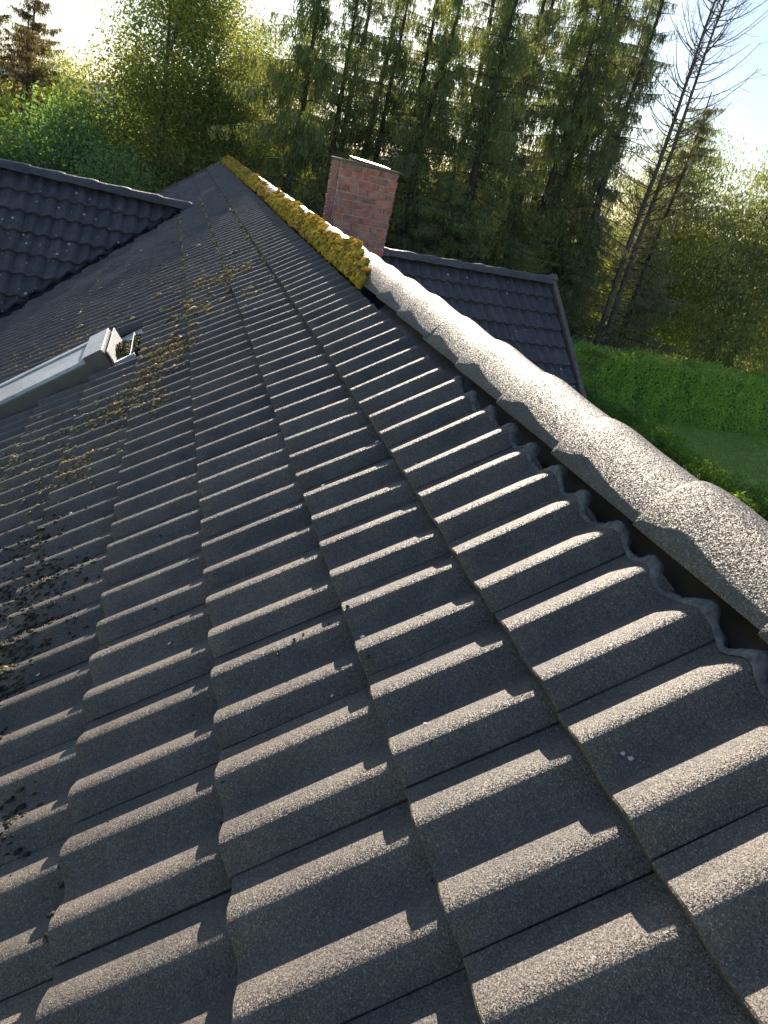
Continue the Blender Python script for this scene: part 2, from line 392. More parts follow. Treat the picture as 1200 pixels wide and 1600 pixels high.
cands = []       # (importance, mesh, W, parentkey, clip)
SPAN = (-6, 54)
HOLE = {(4, 14), (4, 15), (4, 16), (5, 14), (5, 15), (6, 14), (6, 15), (7, 14), (7, 15), (8, 14), (8, 15)}
for ci, a0 in enumerate(COURSES):
    for j in range(*SPAN):
        if (ci, j) in HOLE: continue
        g_ = top_len[ci]
        me = main_tile(g_, ci == 0)
        P = U0 * a0 + V0 * (j * 0.3)
        jit = Matrix.Rotation(rad(random.gauss(0, 0.16)), 4, 'Z') @ Matrix.Rotation(rad(random.gauss(0, 0.15)), 4, 'Y') @ Matrix.Rotation(rad(random.gauss(0, 0.15)), 4, 'X')
        W = basis(P + N0 * random.gauss(0, 0.0007) + V0 * random.gauss(0, 0.0008) + U0 * random.gauss(0, 0.0016), U0, V0, N0) @ jit
        c = P + U0 * g_ / 2 + V0 * 0.15
        y = c.y
        if y < YW:
            d = (c - vp).dot(vn)
            if d < -0.30: continue
            clip = d < 0.30 + GAP
        else:
            if c.x + 0.1 < LP.z / tt - (y - YW) - 0.3: continue
            clip = False
        if clip:
            Wi = W.inverted(); pc = Wi @ (vp + vn * GAP); pn = Wi.to_3x3() @ (-vn)
            me = bisect(me, pc, pn, 'roof_tile')
            if me is None: continue
        cands.append(('main', me, W, c, P, g_))

# wing frames: local x = up slope
def wing_basis(P, side, tilt, pitch, off_along, off_down):
    """slope facing -y.  U up-slope, V = -x (along ridge), N out"""
    c, s = math.cos(pitch), math.sin(pitch)
    U = Vector((0, c, s)); V = Vector((-1, 0, 0)); Nn = Vector((0, -s, c))
    R = Matrix.Rotation(tilt, 4, 'Y')
    U, V, Nn = [R.to_3x3() @ q for q in (U, V, Nn)]
    return U, V, Nn
WS = 1.165
wt = tile_mesh('wing_roof_tile', M_wtile, 0.365 + 0.05, S / 0.365, ns=24, width=0.3 * WS)
for v_ in wt.vertices: v_.co.z *= WS
def wing_tiles(key, P, tilt, x_from, x_to, rows, phase, clipfn, pitch=PW):
    U, V, Nn = wing_basis(P, 0, tilt, pitch, 0, 0)
    wdt = 0.3 * WS; gg = 0.365
    n0 = int(math.floor((P.x - x_to) / wdt)) - 1; n1 = int(math.ceil((P.x - x_from) / wdt)) + 1
    for r in range(rows):
        for n in range(n0, n1):
            Q = P + V * (n * wdt + phase) - U * (gg * (r + 1) + 0.02)
            c = Q + U * gg / 2 + V * wdt / 2
            if c.x < x_from or c.x > x_to: continue
            W = basis(Q, U, V, Nn) @ Matrix.Rotation(rad(random.gauss(0, 0.2)), 4, 'Z') @ Matrix.Rotation(rad(random.gauss(0, 0.2)), 4, 'Y')
            me = clipfn(wt, W, c)
            if me is None: continue
            cands.append((key, me, W, c, Q, gg))
def clip_left(me, W, c):
    d = (c - vp).dot(vn)
    if d > 0.32: return None
    if d > -0.34:
        Wi = W.inverted(); return bisect(me, Wi @ (vp - vn * GAP), Wi.to_3x3() @ vn, 'wing_roof_tile')
    return me
def clip_right(me, W, c):
    # right-hand valley with the back slope of the main roof, and the verge on the far side
    xr = 0.82 - (RP.z - 0.0) / tt - (YW - c.y) * -1.0
    d = c.x - (0.82 - (RP.z - (YW - c.y) * math.tan(PW)) / tt)
    if d < -0.3: return None
    if c.x > RQ.x - 0.40:
        Wi = W.inverted(); return bisect(me, Wi @ Vector((RQ.x - 0.03, 0, 0)), Wi.to_3x3() @ Vector((1, 0, 0)), 'wing_roof_tile') if c.x > RQ.x - 0.2 else me
    return me
wing_tiles('left', LP, tl, -7.0, 0.2, 12, 0.05, clip_left)
wing_tiles('right', RP, -tr, 0.6, RQ.x + 0.1, 12, 0.12, clip_right)

# decks (roof boarding under the tiles) are the parents of the tiles
def deck(name, pts, mat, parent, thick=0.05):
    """closed slab; pts = top polygon (world)"""
    pts = [Vector(p) for p in pts]; n = len(pts)
    nn_ = (pts[1] - pts[0]).cross(pts[2] - pts[0]).normalized()
    if nn_.z < 0: nn_ = -nn_
    o = pts[0].copy(); V = [p - o for p in pts] + [p - o - nn_ * thick for p in pts]
    F = [tuple(range(n)), tuple(range(2*n-1, n-1, -1))] + [(i, (i+1) % n, n + (i+1) % n, n + i) for i in range(n)]
    me = mesh(name, V, F, mat)
    bm = bmesh.new(); bm.from_mesh(me); bmesh.ops.recalc_face_normals(bm, faces=bm.faces); bm.to_mesh(me); bm.free()
    return obj(name, me, parent, T(*o))
Y0, Y1 = -1.83, 16.22
XR = 0.41; ZR = XR * tt
h_ = 0.075
def mp_(x, y, h=h_): return Vector((x, y, x * tt)) + Vector((0, 0, -h / ct))
def hole(lo, hi): return mp_(COURSES[-1] * ct - .05, lo), mp_(XR, lo), mp_(XR, hi), mp_(COURSES[-1] * ct - .05, hi)
main_roof = deck('main_roof', [mp_(-3.8, Y0), mp_(XR, Y0), mp_(XR, Y1), mp_(-3.8, Y1)], M_deck, house)
main_roof['label'] = 'dark grey slope in the foreground with long rows of double-roll tiles'
def bp_(x, y, h=h_): return Vector((x, y, (2 * XR - x) * tt - h / ct))
back_roof = deck('back_roof', [bp_(XR, Y0), bp_(4.4, Y0), bp_(4.4, Y1), bp_(XR, Y1)], M_deck, house)
def wpt(P, tilt, x, d, h=0.075, pitch=PW, sgn=-1):
    """point on wing slope: x along, d horizontal distance from ridge"""
    z = P.z + (x - P.x) * (-math.tan(tilt)) - d * math.tan(pitch) - h / math.cos(pitch)
    return Vector((x, P.y + sgn * d, z))
tL, tR = tl, -tr
DL = 3.9
xl = -7.0
left_wing_roof = deck('left_wing_roof', [wpt(LP, tL, LP.z / tt - 0.12, 0), wpt(LP, tL, xl, 0), wpt(LP, tL, xl, DL), wpt(LP, tL, LP.z / tt - DL - 0.12, DL)], M_deck, house)
left_back = deck('left_wing_back_roof', [wpt(LP, tL, LP.z / tt, 0), wpt(LP, tL, xl, 0), wpt(LP, tL, xl, DL, sgn=1), wpt(LP, tL, LP.z / tt - DL, DL, sgn=1)], M_wtile, house)
xv = 0.82 - RP.z / tt
right_wing_roof = deck('right_wing_roof', [wpt(RP, tR, xv, 0), wpt(RP, tR, RQ.x - .03, 0), wpt(RP, tR, RQ.x - .03, DL), wpt(RP, tR, xv + DL, DL)], M_deck, house)
right_back = deck('right_wing_back_roof', [wpt(RP, tR, xv, 0), wpt(RP, tR, RQ.x - .03, 0), wpt(RP, tR, RQ.x - .03, DL, sgn=1), wpt(RP, tR, xv + DL, DL, sgn=1)], M_wtile, house)
left_wing_roof['label'] = 'dark wing roof slope at the left, spotted with white lichen'
right_wing_roof['label'] = 'dark wing roof slope behind the chimney ending in a grey verge board'
PAR = {'main': main_roof, 'left': left_wing_roof, 'right': right_wing_roof}

# the 300 tiles that show largest are parts of their own, the rest of each slope is one part
def imp(c):
    key, me, W, cc, P, g_ = c
    s = 0.3 * (WS if key != 'main' else 1)
    q = [W @ Vector(p) for p in ((0, 0, 0), (g_, 0, 0), (g_, s, 0), (0, s, 0))]
    pr = [proj(p) for p in q]
    if min(p[2] for p in pr) < 0.15: return 0
    xs_ = [min(1200, max(0, p[0])) for p in pr]; ys_ = [min(1600, max(0, p[1])) for p in pr]
    ar = abs(sum(xs_[i] * ys_[(i+1) % 4] - xs_[(i+1) % 4] * ys_[i] for i in range(4))) / 2
    if key == 'right' and sum(p[1] for p in pr) / 4 > 640: ar = 0
    if key == 'right' and sum(p[1] for p in pr) / 4 > 395 + (sum(p[0] for p in pr) / 4 - 600) * 0.87: ar = 0
    return ar
cands.sort(key=imp, reverse=True)
rest = {'main': [], 'left': [], 'right': []}
for n_, c in enumerate(cands):
    if n_ < 300:
        key, me, W = c[:3]
        obj('roof_tile', me, PAR[key], W)
    else: rest[c[0]].append(c)
def np_mesh(me):
    me.calc_loop_triangles()
    v = np.empty(len(me.vertices) * 3, np.float32); me.vertices.foreach_get('co', v)
    t = np.empty(len(me.loop_triangles) * 3, np.int32); me.loop_triangles.foreach_get('vertices', t)
    return v.reshape(-1, 3), t.reshape(-1, 3)
def join(name, items, mat, parent, smooth=True):
    cache = {}; Vs = []; Fs = []; off = 0
    o = POS[parent.name]
    for me, W in items:
        if me.name not in cache: cache[me.name] = np_mesh(me)
        v, f = cache[me.name]; M = np.array(Matrix.Translation(-o) @ W)
        Vs.append(v @ M[:3, :3].T + M[:3, 3]); Fs.append(f + off); off += len(v)
    me = mesh(name, np.concatenate(Vs), np.concatenate(Fs), mat)
    if smooth:
        me.polygons.foreach_set('use_smooth', [True] * len(me.polygons))
        me.set_sharp_from_angle(angle=rad(40))
    ob = obj(name, me, parent, T(*o)); tag(ob, kind='stuff'); return ob
for key, mt in (('main', M_tile), ('left', M_wtile), ('right', M_wtile)):
    if rest[key]: join('roof_tiles', [(c[1], c[2]) for c in rest[key]], mt, PAR[key])
# back slope of the main roof: same tiles, one part
bt = tile_mesh('back_tile', M_tile, 0.395, S / 0.35, ns=10)
items = []
for ci in range(12):
    for j in range(-6, 54):
        a0 = 0.05 - ci * 0.354
        P = Vector((2 * XR - a0 * ct, j * 0.3 + 0.3, a0 * st))
        xlim = 0.82 - (RP.z - abs(YW - P.y) * tt) / tt
        if abs(P.y - YW) < 4 and P.x > xlim + 0.1: continue
        if 7.9 < P.y < 8.9 and 1.0 < P.x < 1.95: continue
        items.append((bt, basis(P, Vector((-ct, 0, st)), Vector((0, -1, 0)), Vector((st, 0, ct)))))
join('roof_tiles', items, M_tile, back_roof)

# ---- ridge caps
def capscale(u, flare=1.0):
    return 0.94 + flare * float(np.interp(u, [0, 0.03, 0.07, 0.10, 0.14, 0.19, 0.26, 0.386, 0.43], [0.135, 0.165, 0.178, 0.165, 0.125, 0.080, 0.040, -0.01, -0.02]))
def cap_mesh(name, mat, L, rx=0.130, rz=0.100, ns=20, flare=1.0, seed=0):
    us = [0.0, 0.003, 0.012, 0.03, 0.05, 0.075, 0.10, 0.13, 0.165, 0.205, 0.25, 0.30, 0.36, L]
    V = []; F = []; n = ns + 1
    for u in us:                                   # u = distance from the wide far end
        sc_ = capscale(u, flare)
        if u == 0: sc_ -= 0.02
        for i in range(n):
            t = math.pi * i / ns
            cx = -math.cos(t); sz = 1 - abs(math.cos(t)) ** 2.0
            kx = 1 + (sc_ - 0.95) * (0.22 + 0.50 * math.sin(t))
            V.append((cx * rx * kx, -u, sz * rz * (1 + (sc_ - 0.95) * (0.25 + 0.75 * math.sin(t) ** 3)) * 0.97 - 0.010 * (1 - math.sin(t)) ** 2))
    for r in range(len(us) - 1):
        for i in range(ns): F.append((r*n+i, (r+1)*n+i, (r+1)*n+i+1, r*n+i+1))
    b = len(V)
    th = 0.015
    for u in (0.0, L):
        for i in range(n):
            t = math.pi * i / ns
            V.append((-math.cos(t) * (rx - th), -u, (1 - abs(math.cos(t)) ** 2.0) * (rz * 0.90 - th) - 0.010 * (1 - math.sin(t)) ** 2 - 0.004))
    lr = (len(us) - 1) * n
    for i in range(ns):
        F.append((i, i+1, b+i+1, b+i)); F.append((lr+i+1, lr+i, b+n+i, b+n+i+1)); F.append((b+i+1, b+i, b+n+i, b+n+i+1))
    F.append(tuple([r*n for r in range(len(us))][::-1] + [b, b+n])); F.append(tuple([r*n+ns for r in range(len(us))] + [b+n+ns, b+ns]))
    me = mesh(name, V, F, mat, True)
    bm = bmesh.new(); bm.from_mesh(me); bmesh.ops.recalc_face_normals(bm, faces=bm.faces); bm.to_mesh(me); bm.free()
    me.set_sharp_from_angle(angle=rad(45))
    return me
CAPX, CAPZ = 0.417, 0.240
capm = [cap_mesh('ridge_tile', M_cap, 0.43, seed=q) for q in range(1)]
caps = []
kk = -4
while True:
    yy = 0.62 + 0.386 * kk
    if yy > 16.3: break
    W = T(CAPX + random.gauss(0, .0018), yy, CAPZ + random.gauss(0, .0015)) @ Matrix.Rotation(rad(random.gauss(0, 0.35)), 4, 'Z') @ Matrix.Rotation(rad(-0.9), 4, 'X')
    obj('ridge_tile', capm[0], main_roof, W); caps.append(yy); kk += 1
capw = cap_mesh('ridge_tile', M_wtile, 0.47, rx=0.125, rz=0.085, flare=1.5)
for (P, Q, par, tilt, x0, x1, ph) in ((LP, LQ, left_wing_roof, tL, -6.8, LP.x - 0.05, 0), (RP, RQ, right_wing_roof, tR, 1.6, RQ.x - 0.04, 0)):
    x = x1; first = True
    while x > x0:
        z = P.z + (x - P.x) * -math.tan(tilt) - 0.004
        # far end of a cap points to +x
        W = T(x, P.y, z) @ Matrix.Rotation(tilt, 4, 'Y') @ Matrix.Rotation(rad(-90), 4, 'Z') @ Matrix.Rotation(rad(-1.6 + random.gauss(0, .3)), 4, 'X') @ Matrix.Rotation(rad(random.gauss(0, .4)), 4, 'Z')
        obj('ridge_tile', capw, par, W); x -= 0.43 * (0.98 + random.random() * .03)

# ---- sealing strip along the top tile edges and the brown membrane behind it
def slope_pt(a, b, h): return U0 * a + V0 * b + N0 * h
V = []; F = []; bs = np.arange(-1.8, 1.80, 0.006); n = len(bs); rows = 5
for i, b in enumerate(bs):
    wv = wave(b % 0.3); cr = max(0.0, (wv + AMP * .17) / AMP) ** 2.2
    wob = 0.007 * math.sin(b * 23) + 0.005 * math.sin(b * 61 + 1)
    w_ = 0.006 + 0.022 * cr + 0.004 * math.sin(b * 47) + 0.003 * math.sin(b * 133)
    a1 = 0.327 + wob + 0.010 * cr
    for q, (da, dh) in enumerate(((-0.009, 0.000), (-0.004, 0.0035), (w_ * 0.5, 0.004 + 0.005 * cr), (w_, 0.000), (w_ + 0.003, -0.013))):
        V.append(slope_pt(a1 + da, b, wv - 0.019 + dh + rng.normal() * 0.0011))
for i in range(n - 1):
    for q in range(rows - 1): F.append((i*rows+q, i*rows+q+1, (i+1)*rows+q+1, (i+1)*rows+q))
obj('sealing_strip', mesh('sealing_strip', V, F, M_lead, True), main_roof)
V = []; F = []; bs = np.arange(-1.8, 3.0, 0.04); n = len(bs)
for b in bs:
    for a, h in ((0.30, -0.058), (0.36, -0.050), (0.40, -0.042), (0.44, -0.036), (0.50, -0.03)):
        V.append(slope_pt(a, b, h + 0.003 * math.sin(b * 19 + a * 40) + rng.normal() * 0.0012))
F = [(i*5+q, i*5+q+1, (i+1)*5+q+1, (i+1)*5+q) for i in range(n-1) for q in range(4)]
obj('ridge_membrane', mesh('ridge_membrane', V, F, M_brown, True), main_roof)

# ---- valley trough
def vpoint(y, off, lift=0.0):
    p = vp + Vector((VK, 1, 0)).normalized() * 0; x = vline(y)
    q = Vector((x, y, 0)) + vn * off
    zm = q.x * tt - 0.055 / ct if off >= 0 else (LP.z - (q.x - LP.x) * math.tan(tL) - (YW - q.y) * math.tan(PW)) - 0.055 / ct
    return Vector((q.x, q.y, zm + lift))
V = []; F = []
ysv = np.linspace(YW - 0.02, YW - 3.9, 14)
for y in ysv:
    for off, lf in ((-0.16, 0.0), (-0.02, 0.0), (0.0, 0.012), (0.02, 0.0), (0.16, 0.0)): V.append(vpoint(y, off, lf))
F = [(i*5+q, i*5+q+1, (i+1)*5+q+1, (i+1)*5+q) for i in range(len(ysv)-1) for q in range(4)]
obj('valley_gutter', mesh('valley_gutter', V, F, M_valley), main_roof)

# ---- verges
mb = MB()
pr = [wpt(RP, tR, RQ.x, d, h=0) for d in (-0.06, DL + 0.1)]
U, Vv, Nn = wing_basis(RP, 0, tR, PW, 0, 0)
Lb = (pr[1] - pr[0]).length
Wb = basis(pr[0], (pr[1] - pr[0]).normalized(), Vector((1, 0, 0)), (pr[1] - pr[0]).normalized().cross(Vector((1, 0, 0))))
mb.box(0, Lb, -0.012, 0.075, -0.06, 0.050); mb.box(0, Lb, 0.060, 0.083, -0.20, -0.062)
obj('verge_board', bevelled(mb.mesh('verge_board', M_board), 0.006), right_wing_roof, Wb)
mb = MB(); mb.box(-0.05, 0.07, -0.03, 0.095, -0.06, 0.09)
obj('verge_end_cap', bevelled(mb.mesh('verge_end_cap', M_board), 0.01), right_wing_roof, Wb)
for (yv, nm) in ((Y1, 'verge_board'), (Y0 - 0.03, 'verge_board')):
    mb = MB(); mb.box(-4.6, 0.50, 0, 0.035, -0.17, 0.035)
    obj(nm, bevelled(mb.mesh(nm, M_board), 0.004), main_roof, basis(Vector((0, yv, 0)), U0, V0, N0))
    mb = MB(); mb.box(-4.2, 0.50, -0.035, 0, -0.17, 0.035)
    obj(nm, bevelled(mb.mesh(nm, M_board), 0.004), back_roof, basis(Vector((2 * XR, yv, 0)), Vector((-ct, 0, st)), Vector((0, -1, 0)), Vector((st, 0, ct))))

# ---- walls under the eaves
mb = MB()
mb.box(-3.2, 3.9, Y0 + 0.35, Y1 - 0.35, GZ, -2.9)
mb.box(-6.6, -3.2, YW - 3.3, YW + 3.3, GZ, -2.9); mb.box(3.9, RQ.x - 0.45, YW - 3.3, YW + 3.3, GZ, -2.9)
def gable(y, t_=0.1):
    V = [Vector((x, yy, z)) for yy in (y, y + t_) for x, z in ((-3.2, -2.9), (3.9, -2.9), (XR, ZR - 0.2))]
    mb.add(V, [(0, 1, 2), (3, 5, 4), (0, 3, 4, 1), (1, 4, 5, 2), (2, 5, 3, 0)])
gable(Y0 + 0.35); gable(Y1 - 0.45)
V = [Vector((x, y, z)) for x in (RQ.x - 0.55, RQ.x - 0.45) for y, z in ((YW - 3.3, -2.9), (YW + 3.3, -2.9), (YW, RQ.z - 0.2))]
mb.add(V, [(0, 1, 2), (3, 5, 4), (0, 3, 4, 1), (1, 4, 5, 2), (2, 5, 3, 0)])
obj('wall', mb.mesh('wall', M_wall), house)
for k, (x, y) in enumerate(((-3.2, 2.0), (-3.2, 5.0))):
    mb = MB(); mb.box(-0.06, 0.02, -0.6, 0.6, -0.55, 0.55)
    wf = obj('window', mb.mesh('window', M_plate), house, T(x, y, -3.75))
    mb = MB(); mb.box(-0.075, -0.061, -0.5, 0.5, -0.45, 0.45); obj('pane', mb.mesh('pane', M_glass), wf, T(x, y, -3.75))

# ------------------------------------------------------------------ chimney
CX0, CX1, CY0, CY1, CZ0, CZ1 = 1.085, 1.757, 8.0, 8.62, -0.75, 0.785
chim = deck('chimney', [(CX0+.012, CY0+.012, CZ1), (CX1-.012, CY0+.012, CZ1), (CX1-.012, CY1-.012, CZ1), (CX0+.012, CY1-.012, CZ1)], M_mortar, house, thick=CZ1 - CZ0)
chim['label'] = 'weathered red brick chimney with a pale metal plate on top'
bh, jt = 0.0645, 0.0115
brick_protos = []
for q in range(5):
    V = []
    mb = MB(); mb.box(-0.1075, 0.1075, -0.05, 0.05, -bh/2, bh/2)
    me = mb.mesh('brick', M_brick); bevelled(me, 0.005)
    for v_ in me.vertices: v_.co += Vector(rng.normal(size=3) * 0.0018)
    brick_protos.append(me)
hb = []
for q in range(3):
    mb = MB(); mb.box(-0.0515, 0.0515, -0.05, 0.05, -bh/2, bh/2)
    me = mb.mesh('brick', M_brick); bevelled(me, 0.005)
    for v_ in me.vertices: v_.co += Vector(rng.normal(size=3) * 0.0018)
    hb.append(me)
rowh = bh + jt; nrow = int((CZ1 - CZ0) / rowh)
def put_brick(x, y, z, ang, half=False):
    pass
    me = random.choice(hb if half else brick_protos)
    dd = Vector((random.gauss(0, .0018), random.gauss(0, .0018), random.gauss(0, .001)))
    obj('brick', me, chim, T(x + dd.x, y + dd.y, z + dd.z) @ Matrix.Rotation(rad(ang + random.gauss(0, .5)), 4, 'Z') @ Matrix.Rotation(rad(random.gauss(0, .5)), 4, 'Y'))
for r in range(nrow):
    z = CZ1 - 0.006 - bh / 2 - r * rowh
    def side(p0, p1, nrm, ang, shift):
        Ls = (Vector(p1) - Vector(p0)).length; d = (Vector(p1) - Vector(p0)).normalized(); u = 0.0
        seq = []
        if shift: seq.append(0.103)
        while sum(seq) + 0.0115 * len(seq) + 0.215 <= Ls + 0.012: seq.append(0.215)
        rem = Ls - (sum(seq) + 0.0115 * len(seq))
        if rem > 0.08: seq.append(0.103)
        for b in seq:
            c = Vector(p0) + d * (u + b / 2) - Vector(nrm) * 0.044
            put_brick(c.x, c.y, z, ang, b < 0.15); u += b + 0.0115
    sh = r % 2
    side((CX0, CY0, 0), (CX1, CY0, 0), (0, -1, 0), 0, sh)
    if r < 14: side((CX0, CY1, 0), (CX0, CY0 + 0.11, 0), (-1, 0, 0), 90, 1 - sh)
# crown: thin slab with ragged edge and metal plate
mb = MB(); mb.box(CX0 - 0.02, CX1 + 0.045, CY0 - 0.025, CY1 + 0.02, CZ1 + 0.002, CZ1 + 0.026)
me = mb.mesh('crown_slab', M_flue); bevelled(me, 0.008)
for v_ in me.vertices: v_.co += Vector(rng.normal(size=3) * 0.004)
obj('crown_slab', me, chim)
mb = MB(); mb.box(-0.21, 0.21, -0.20, 0.20, 0, 0.012)
obj('metal_plate', bevelled(mb.mesh('metal_plate', M_plate), 0.003), chim, T(CX0 + 0.37, CY0 + 0.27, CZ1 + 0.045) @ Matrix.Rotation(rad(2.5), 4, 'X') @ Matrix.Rotation(rad(3), 4, 'Y'))
mb = MB(); mb.box(-0.13, 0.13, -0.13, 0.13, 0, 0.018)
obj('plate_base', mb.mesh('plate_base', M_flue), chim, T(CX0 + 0.37, CY0 + 0.27, CZ1 + 0.024))
mb = MB(); mb.box(CX0 - 0.05, CX1 + 0.06, CY0 - 0.05, CY0 - 0.012, -0.60, -0.36); mb.box(CX0 - 0.03, CX0 - 0.004, CY0 - 0.01, CY1 + 0.05, -0.4, 0.10)
obj('chimney_flashing', mb.mesh('chimney_flashing', M_valley), chim)

# ------------------------------------------------------------------ roof window
win = deck('roof_window', [slope_pt(-2.55, 4.30, 0.088), slope_pt(-1.34, 4.30, 0.088), slope_pt(-1.34, 4.68, 0.088), slope_pt(-2.55, 4.68, 0.088)], M_glass, main_roof, thick=0.03)
win['label'] = 'grey metal roof window cut off by the left edge'
def rw(name, mat, boxes, bev=0.003):
    mb = MB()
    for b_ in boxes: mb.box(*b_)
    obj(name, bevelled(mb.mesh(name, mat), bev), win, basis(Vector((0, 0, 0)), U0, V0, N0))
rw('window_frame', M_alu, [(-2.6, -1.34, 4.235, 4.298, 0.02, 0.098), (-2.6, -1.34, 4.682, 4.745, 0.02, 0.098)])
rw('glazing_bead', M_aluside, [(-2.6, -1.34, 4.300, 4.318, 0.060, 0.090), (-2.6, -1.34, 4.662, 4.680, 0.060, 0.090)], 0.002)
rw('side_cladding', M_aluside, [(-2.6, -1.225, 4.20, 4.233, -0.06, 0.078), (-2.6, -1.225, 4.747, 4.78, -0.06, 0.078)])
rw('top_hood', M_alu, [(-1.375, -1.228, 4.215, 4.765, 0.099, 0.115)])
rw('hood_face', M_aluside, [(-1.36, -1.232, 4.205, 4.213, 0.0, 0.118), (-1.232, -1.226, 4.215, 4.765, 0.02, 0.098)], 0.001)
rw('hood_rail', M_alu, [(-1.205, -1.197, 4.19, 4.79, -0.02, 0.095)], 0.002)
rw('flashing', M_flash, [(-1.36, -0.99, 4.19, 5.09, -0.056, -0.050), (-1.195, -1.06, 4.19, 4.215, -0.049, 0.01)], 0.001)
rw('flashing_upstand', M_flash, [(-1.10, -1.092, 4.22, 4.80, -0.049, 0.005)], 0.001)

# ------------------------------------------------------------------ moss, lichen
ico = bmesh.new(); bmesh.ops.create_icosphere(ico, subdivisions=1, radius=1.0)
IV0 = np.array([v.co[:] for v in ico.verts]); IF0 = np.array([[v.index for v in f.verts] for f in ico.faces]); ico.free()
ico = bmesh.new(); bmesh.ops.create_icosphere(ico, subdivisions=2, radius=1.0)
IV1 = np.array([v.co[:] for v in ico.verts]); IF1 = np.array([[v.index for v in f.verts] for f in ico.faces]); ico.free()
def blobs(name, mat, P, A, B, C, label, jag=0.22, fine=True, parent=None):
    """lumps at P with half-axis vectors A,B,C (n,3)"""
    IV, IF = (IV1, IF1) if fine else (IV0, IF0)
    n = len(P); k = len(IV)
    J = 1 + rng.normal(size=(n, k, 1)) * jag
    W = IV[None] * J
    V = P[:, None] + W[..., 0:1] * A[:, None] + W[..., 1:2] * B[:, None] + W[..., 2:3] * C[:, None]
    F = (IF[None] + (np.arange(n) * k)[:, None, None]).reshape(-1, 3)
    o = obj(name, mesh(name, V.reshape(-1, 3), F, mat), parent); tag(o, label=label, kind='stuff'); return o
def capsurf(y, t):
    """point, tangent (round the cap) and normal on the ridge caps, t=0 at lower left edge .. pi"""
    u = (math.ceil((y - 0.62) / 0.386) * 0.386 + 0.62 - y)
    s = capscale(u)
    kx = 1 + (s - 0.95) * (0.22 + 0.50 * math.sin(t))
    p = np.array([CAPX - math.cos(t) * 0.128 * kx, y, CAPZ + (1 - abs(math.cos(t)) ** 2.0) * 0.097 * (1 + (s - 0.95) * (0.25 + 0.75 * math.sin(t) ** 3)) - 0.010 * (1 - math.sin(t)) ** 2])
    tg = np.array([math.sin(t) * 0.128, 0, math.cos(t) * 0.098]); tg /= np.linalg.norm(tg)
    nr = np.array([-tg[2], 0, tg[0]]); return p, tg, nr
P = []; A = []; B = []; C = []
Y = 3.32
def mossy(y):
    v = 1.0
    for c, wdt in ((8.1, 0.5), (9.0, 0.35)): v *= 1 - 0.93 * math.exp(-((y - c) / wdt) ** 4)
    return v
while len(P) < 7500:
    f = rng.random() ** 1.25; y = 3.22 + f * 12.88
    if y < 3.55 and rng.random() < 0.55 - (y - 3.22) * 1.2: continue
    hi = 1.18 + 0.22 * math.sin(y * 5.1) + 0.15 * math.sin(y * 13)
    if y < 3.8: hi *= 0.55 + (y - 3.22) * 0.8 + 0.25 * math.sin(y * 31)
    t = 0.02 + rng.random() ** 0.85 * (hi - 0.02)
    if rng.random() > mossy(y): continue
    p, tg, nr = capsurf(y, t)
    L_ = rng.uniform(0.010, 0.030) * (1 + 0.04 * (y - 3)); wd = rng.uniform(0.004, 0.008) * (1 + 0.04 * (y - 3)); ht = rng.uniform(0.006, 0.024)
    sk = rng.normal() * 0.25
    a = tg * L_ + np.array([0, 1, 0]) * L_ * (sk - 0.25)
    P.append(p + nr * ht * 0.55); A.append(a); B.append(np.array([0, 1, 0]) * wd); C.append(nr * ht)
P = np.array(P); A = np.array(A); B = np.array(B); C = np.array(C)
near = P[:, 1] < 7
moss = blobs('ridge_moss', M_moss, P[near], A[near], B[near], C[near], 'thick yellow moss cushions on the left side of the ridge', 0.24, True)
far_ = blobs('ridge_moss', M_moss, P[~near], A[~near], B[~near], C[~near], 'yellow moss on the far end of the ridge up to the gable', 0.26, False)
# loose dry moss on the tiles
def tile_h(a, b):
    """height of the tile surface over the roof lattice"""
    for i, c0 in enumerate(COURSES):
        if a >= c0: return wave(b % 0.3) - S * (a - c0) / top_len[i]
    return wave(b % 0.3) - 0.03
def scatter(n, clusters, size, mat, label, name, flat=0.6, fine=False, trough=0.5, elong=1.0):
    P = []; A = []; B = []; C = []
    tot = sum(c[4] for c in clusters)
    while len(P) < n:
        c = clusters[int(rng.choice(len(clusters), p=[q[4] / tot for q in clusters]))]
        a = c[0] + rng.normal() * c[2]; b = c[1] + rng.normal() * c[3]
        if rng.random() < trough:
            ph = (b % 0.15); b = b - ph + 0.052 + (0.15 if False else 0) + rng.normal() * 0.012   # caught on the rolls
            b += rng.choice([0.0, -0.05, -0.03])
        if a > 0.33 or a < -4: continue
        if -2.6 < a < -0.99 and 4.18 < b < 5.05: continue
        x, y = a * ct, b
        if y < YW and (x - vline(y)) < 0.2: continue
        h = tile_h(a, b); s = size * rng.uniform(0.5, 1.5)
        p = U0 * a + V0 * b + N0 * (h + s * flat * 0.4)
        P.append(p[:]); ang = rng.uniform(0, 6.28)
        A.append((U0 * s * elong * rng.uniform(.7, 1.3))[:]); B.append((V0 * s * rng.uniform(.7, 1.2))[:]); C.append((N0 * s * flat)[:])
    return blobs(name, mat, np.array(P), np.array(A), np.array(B), np.array(C), label, 0.3, fine)
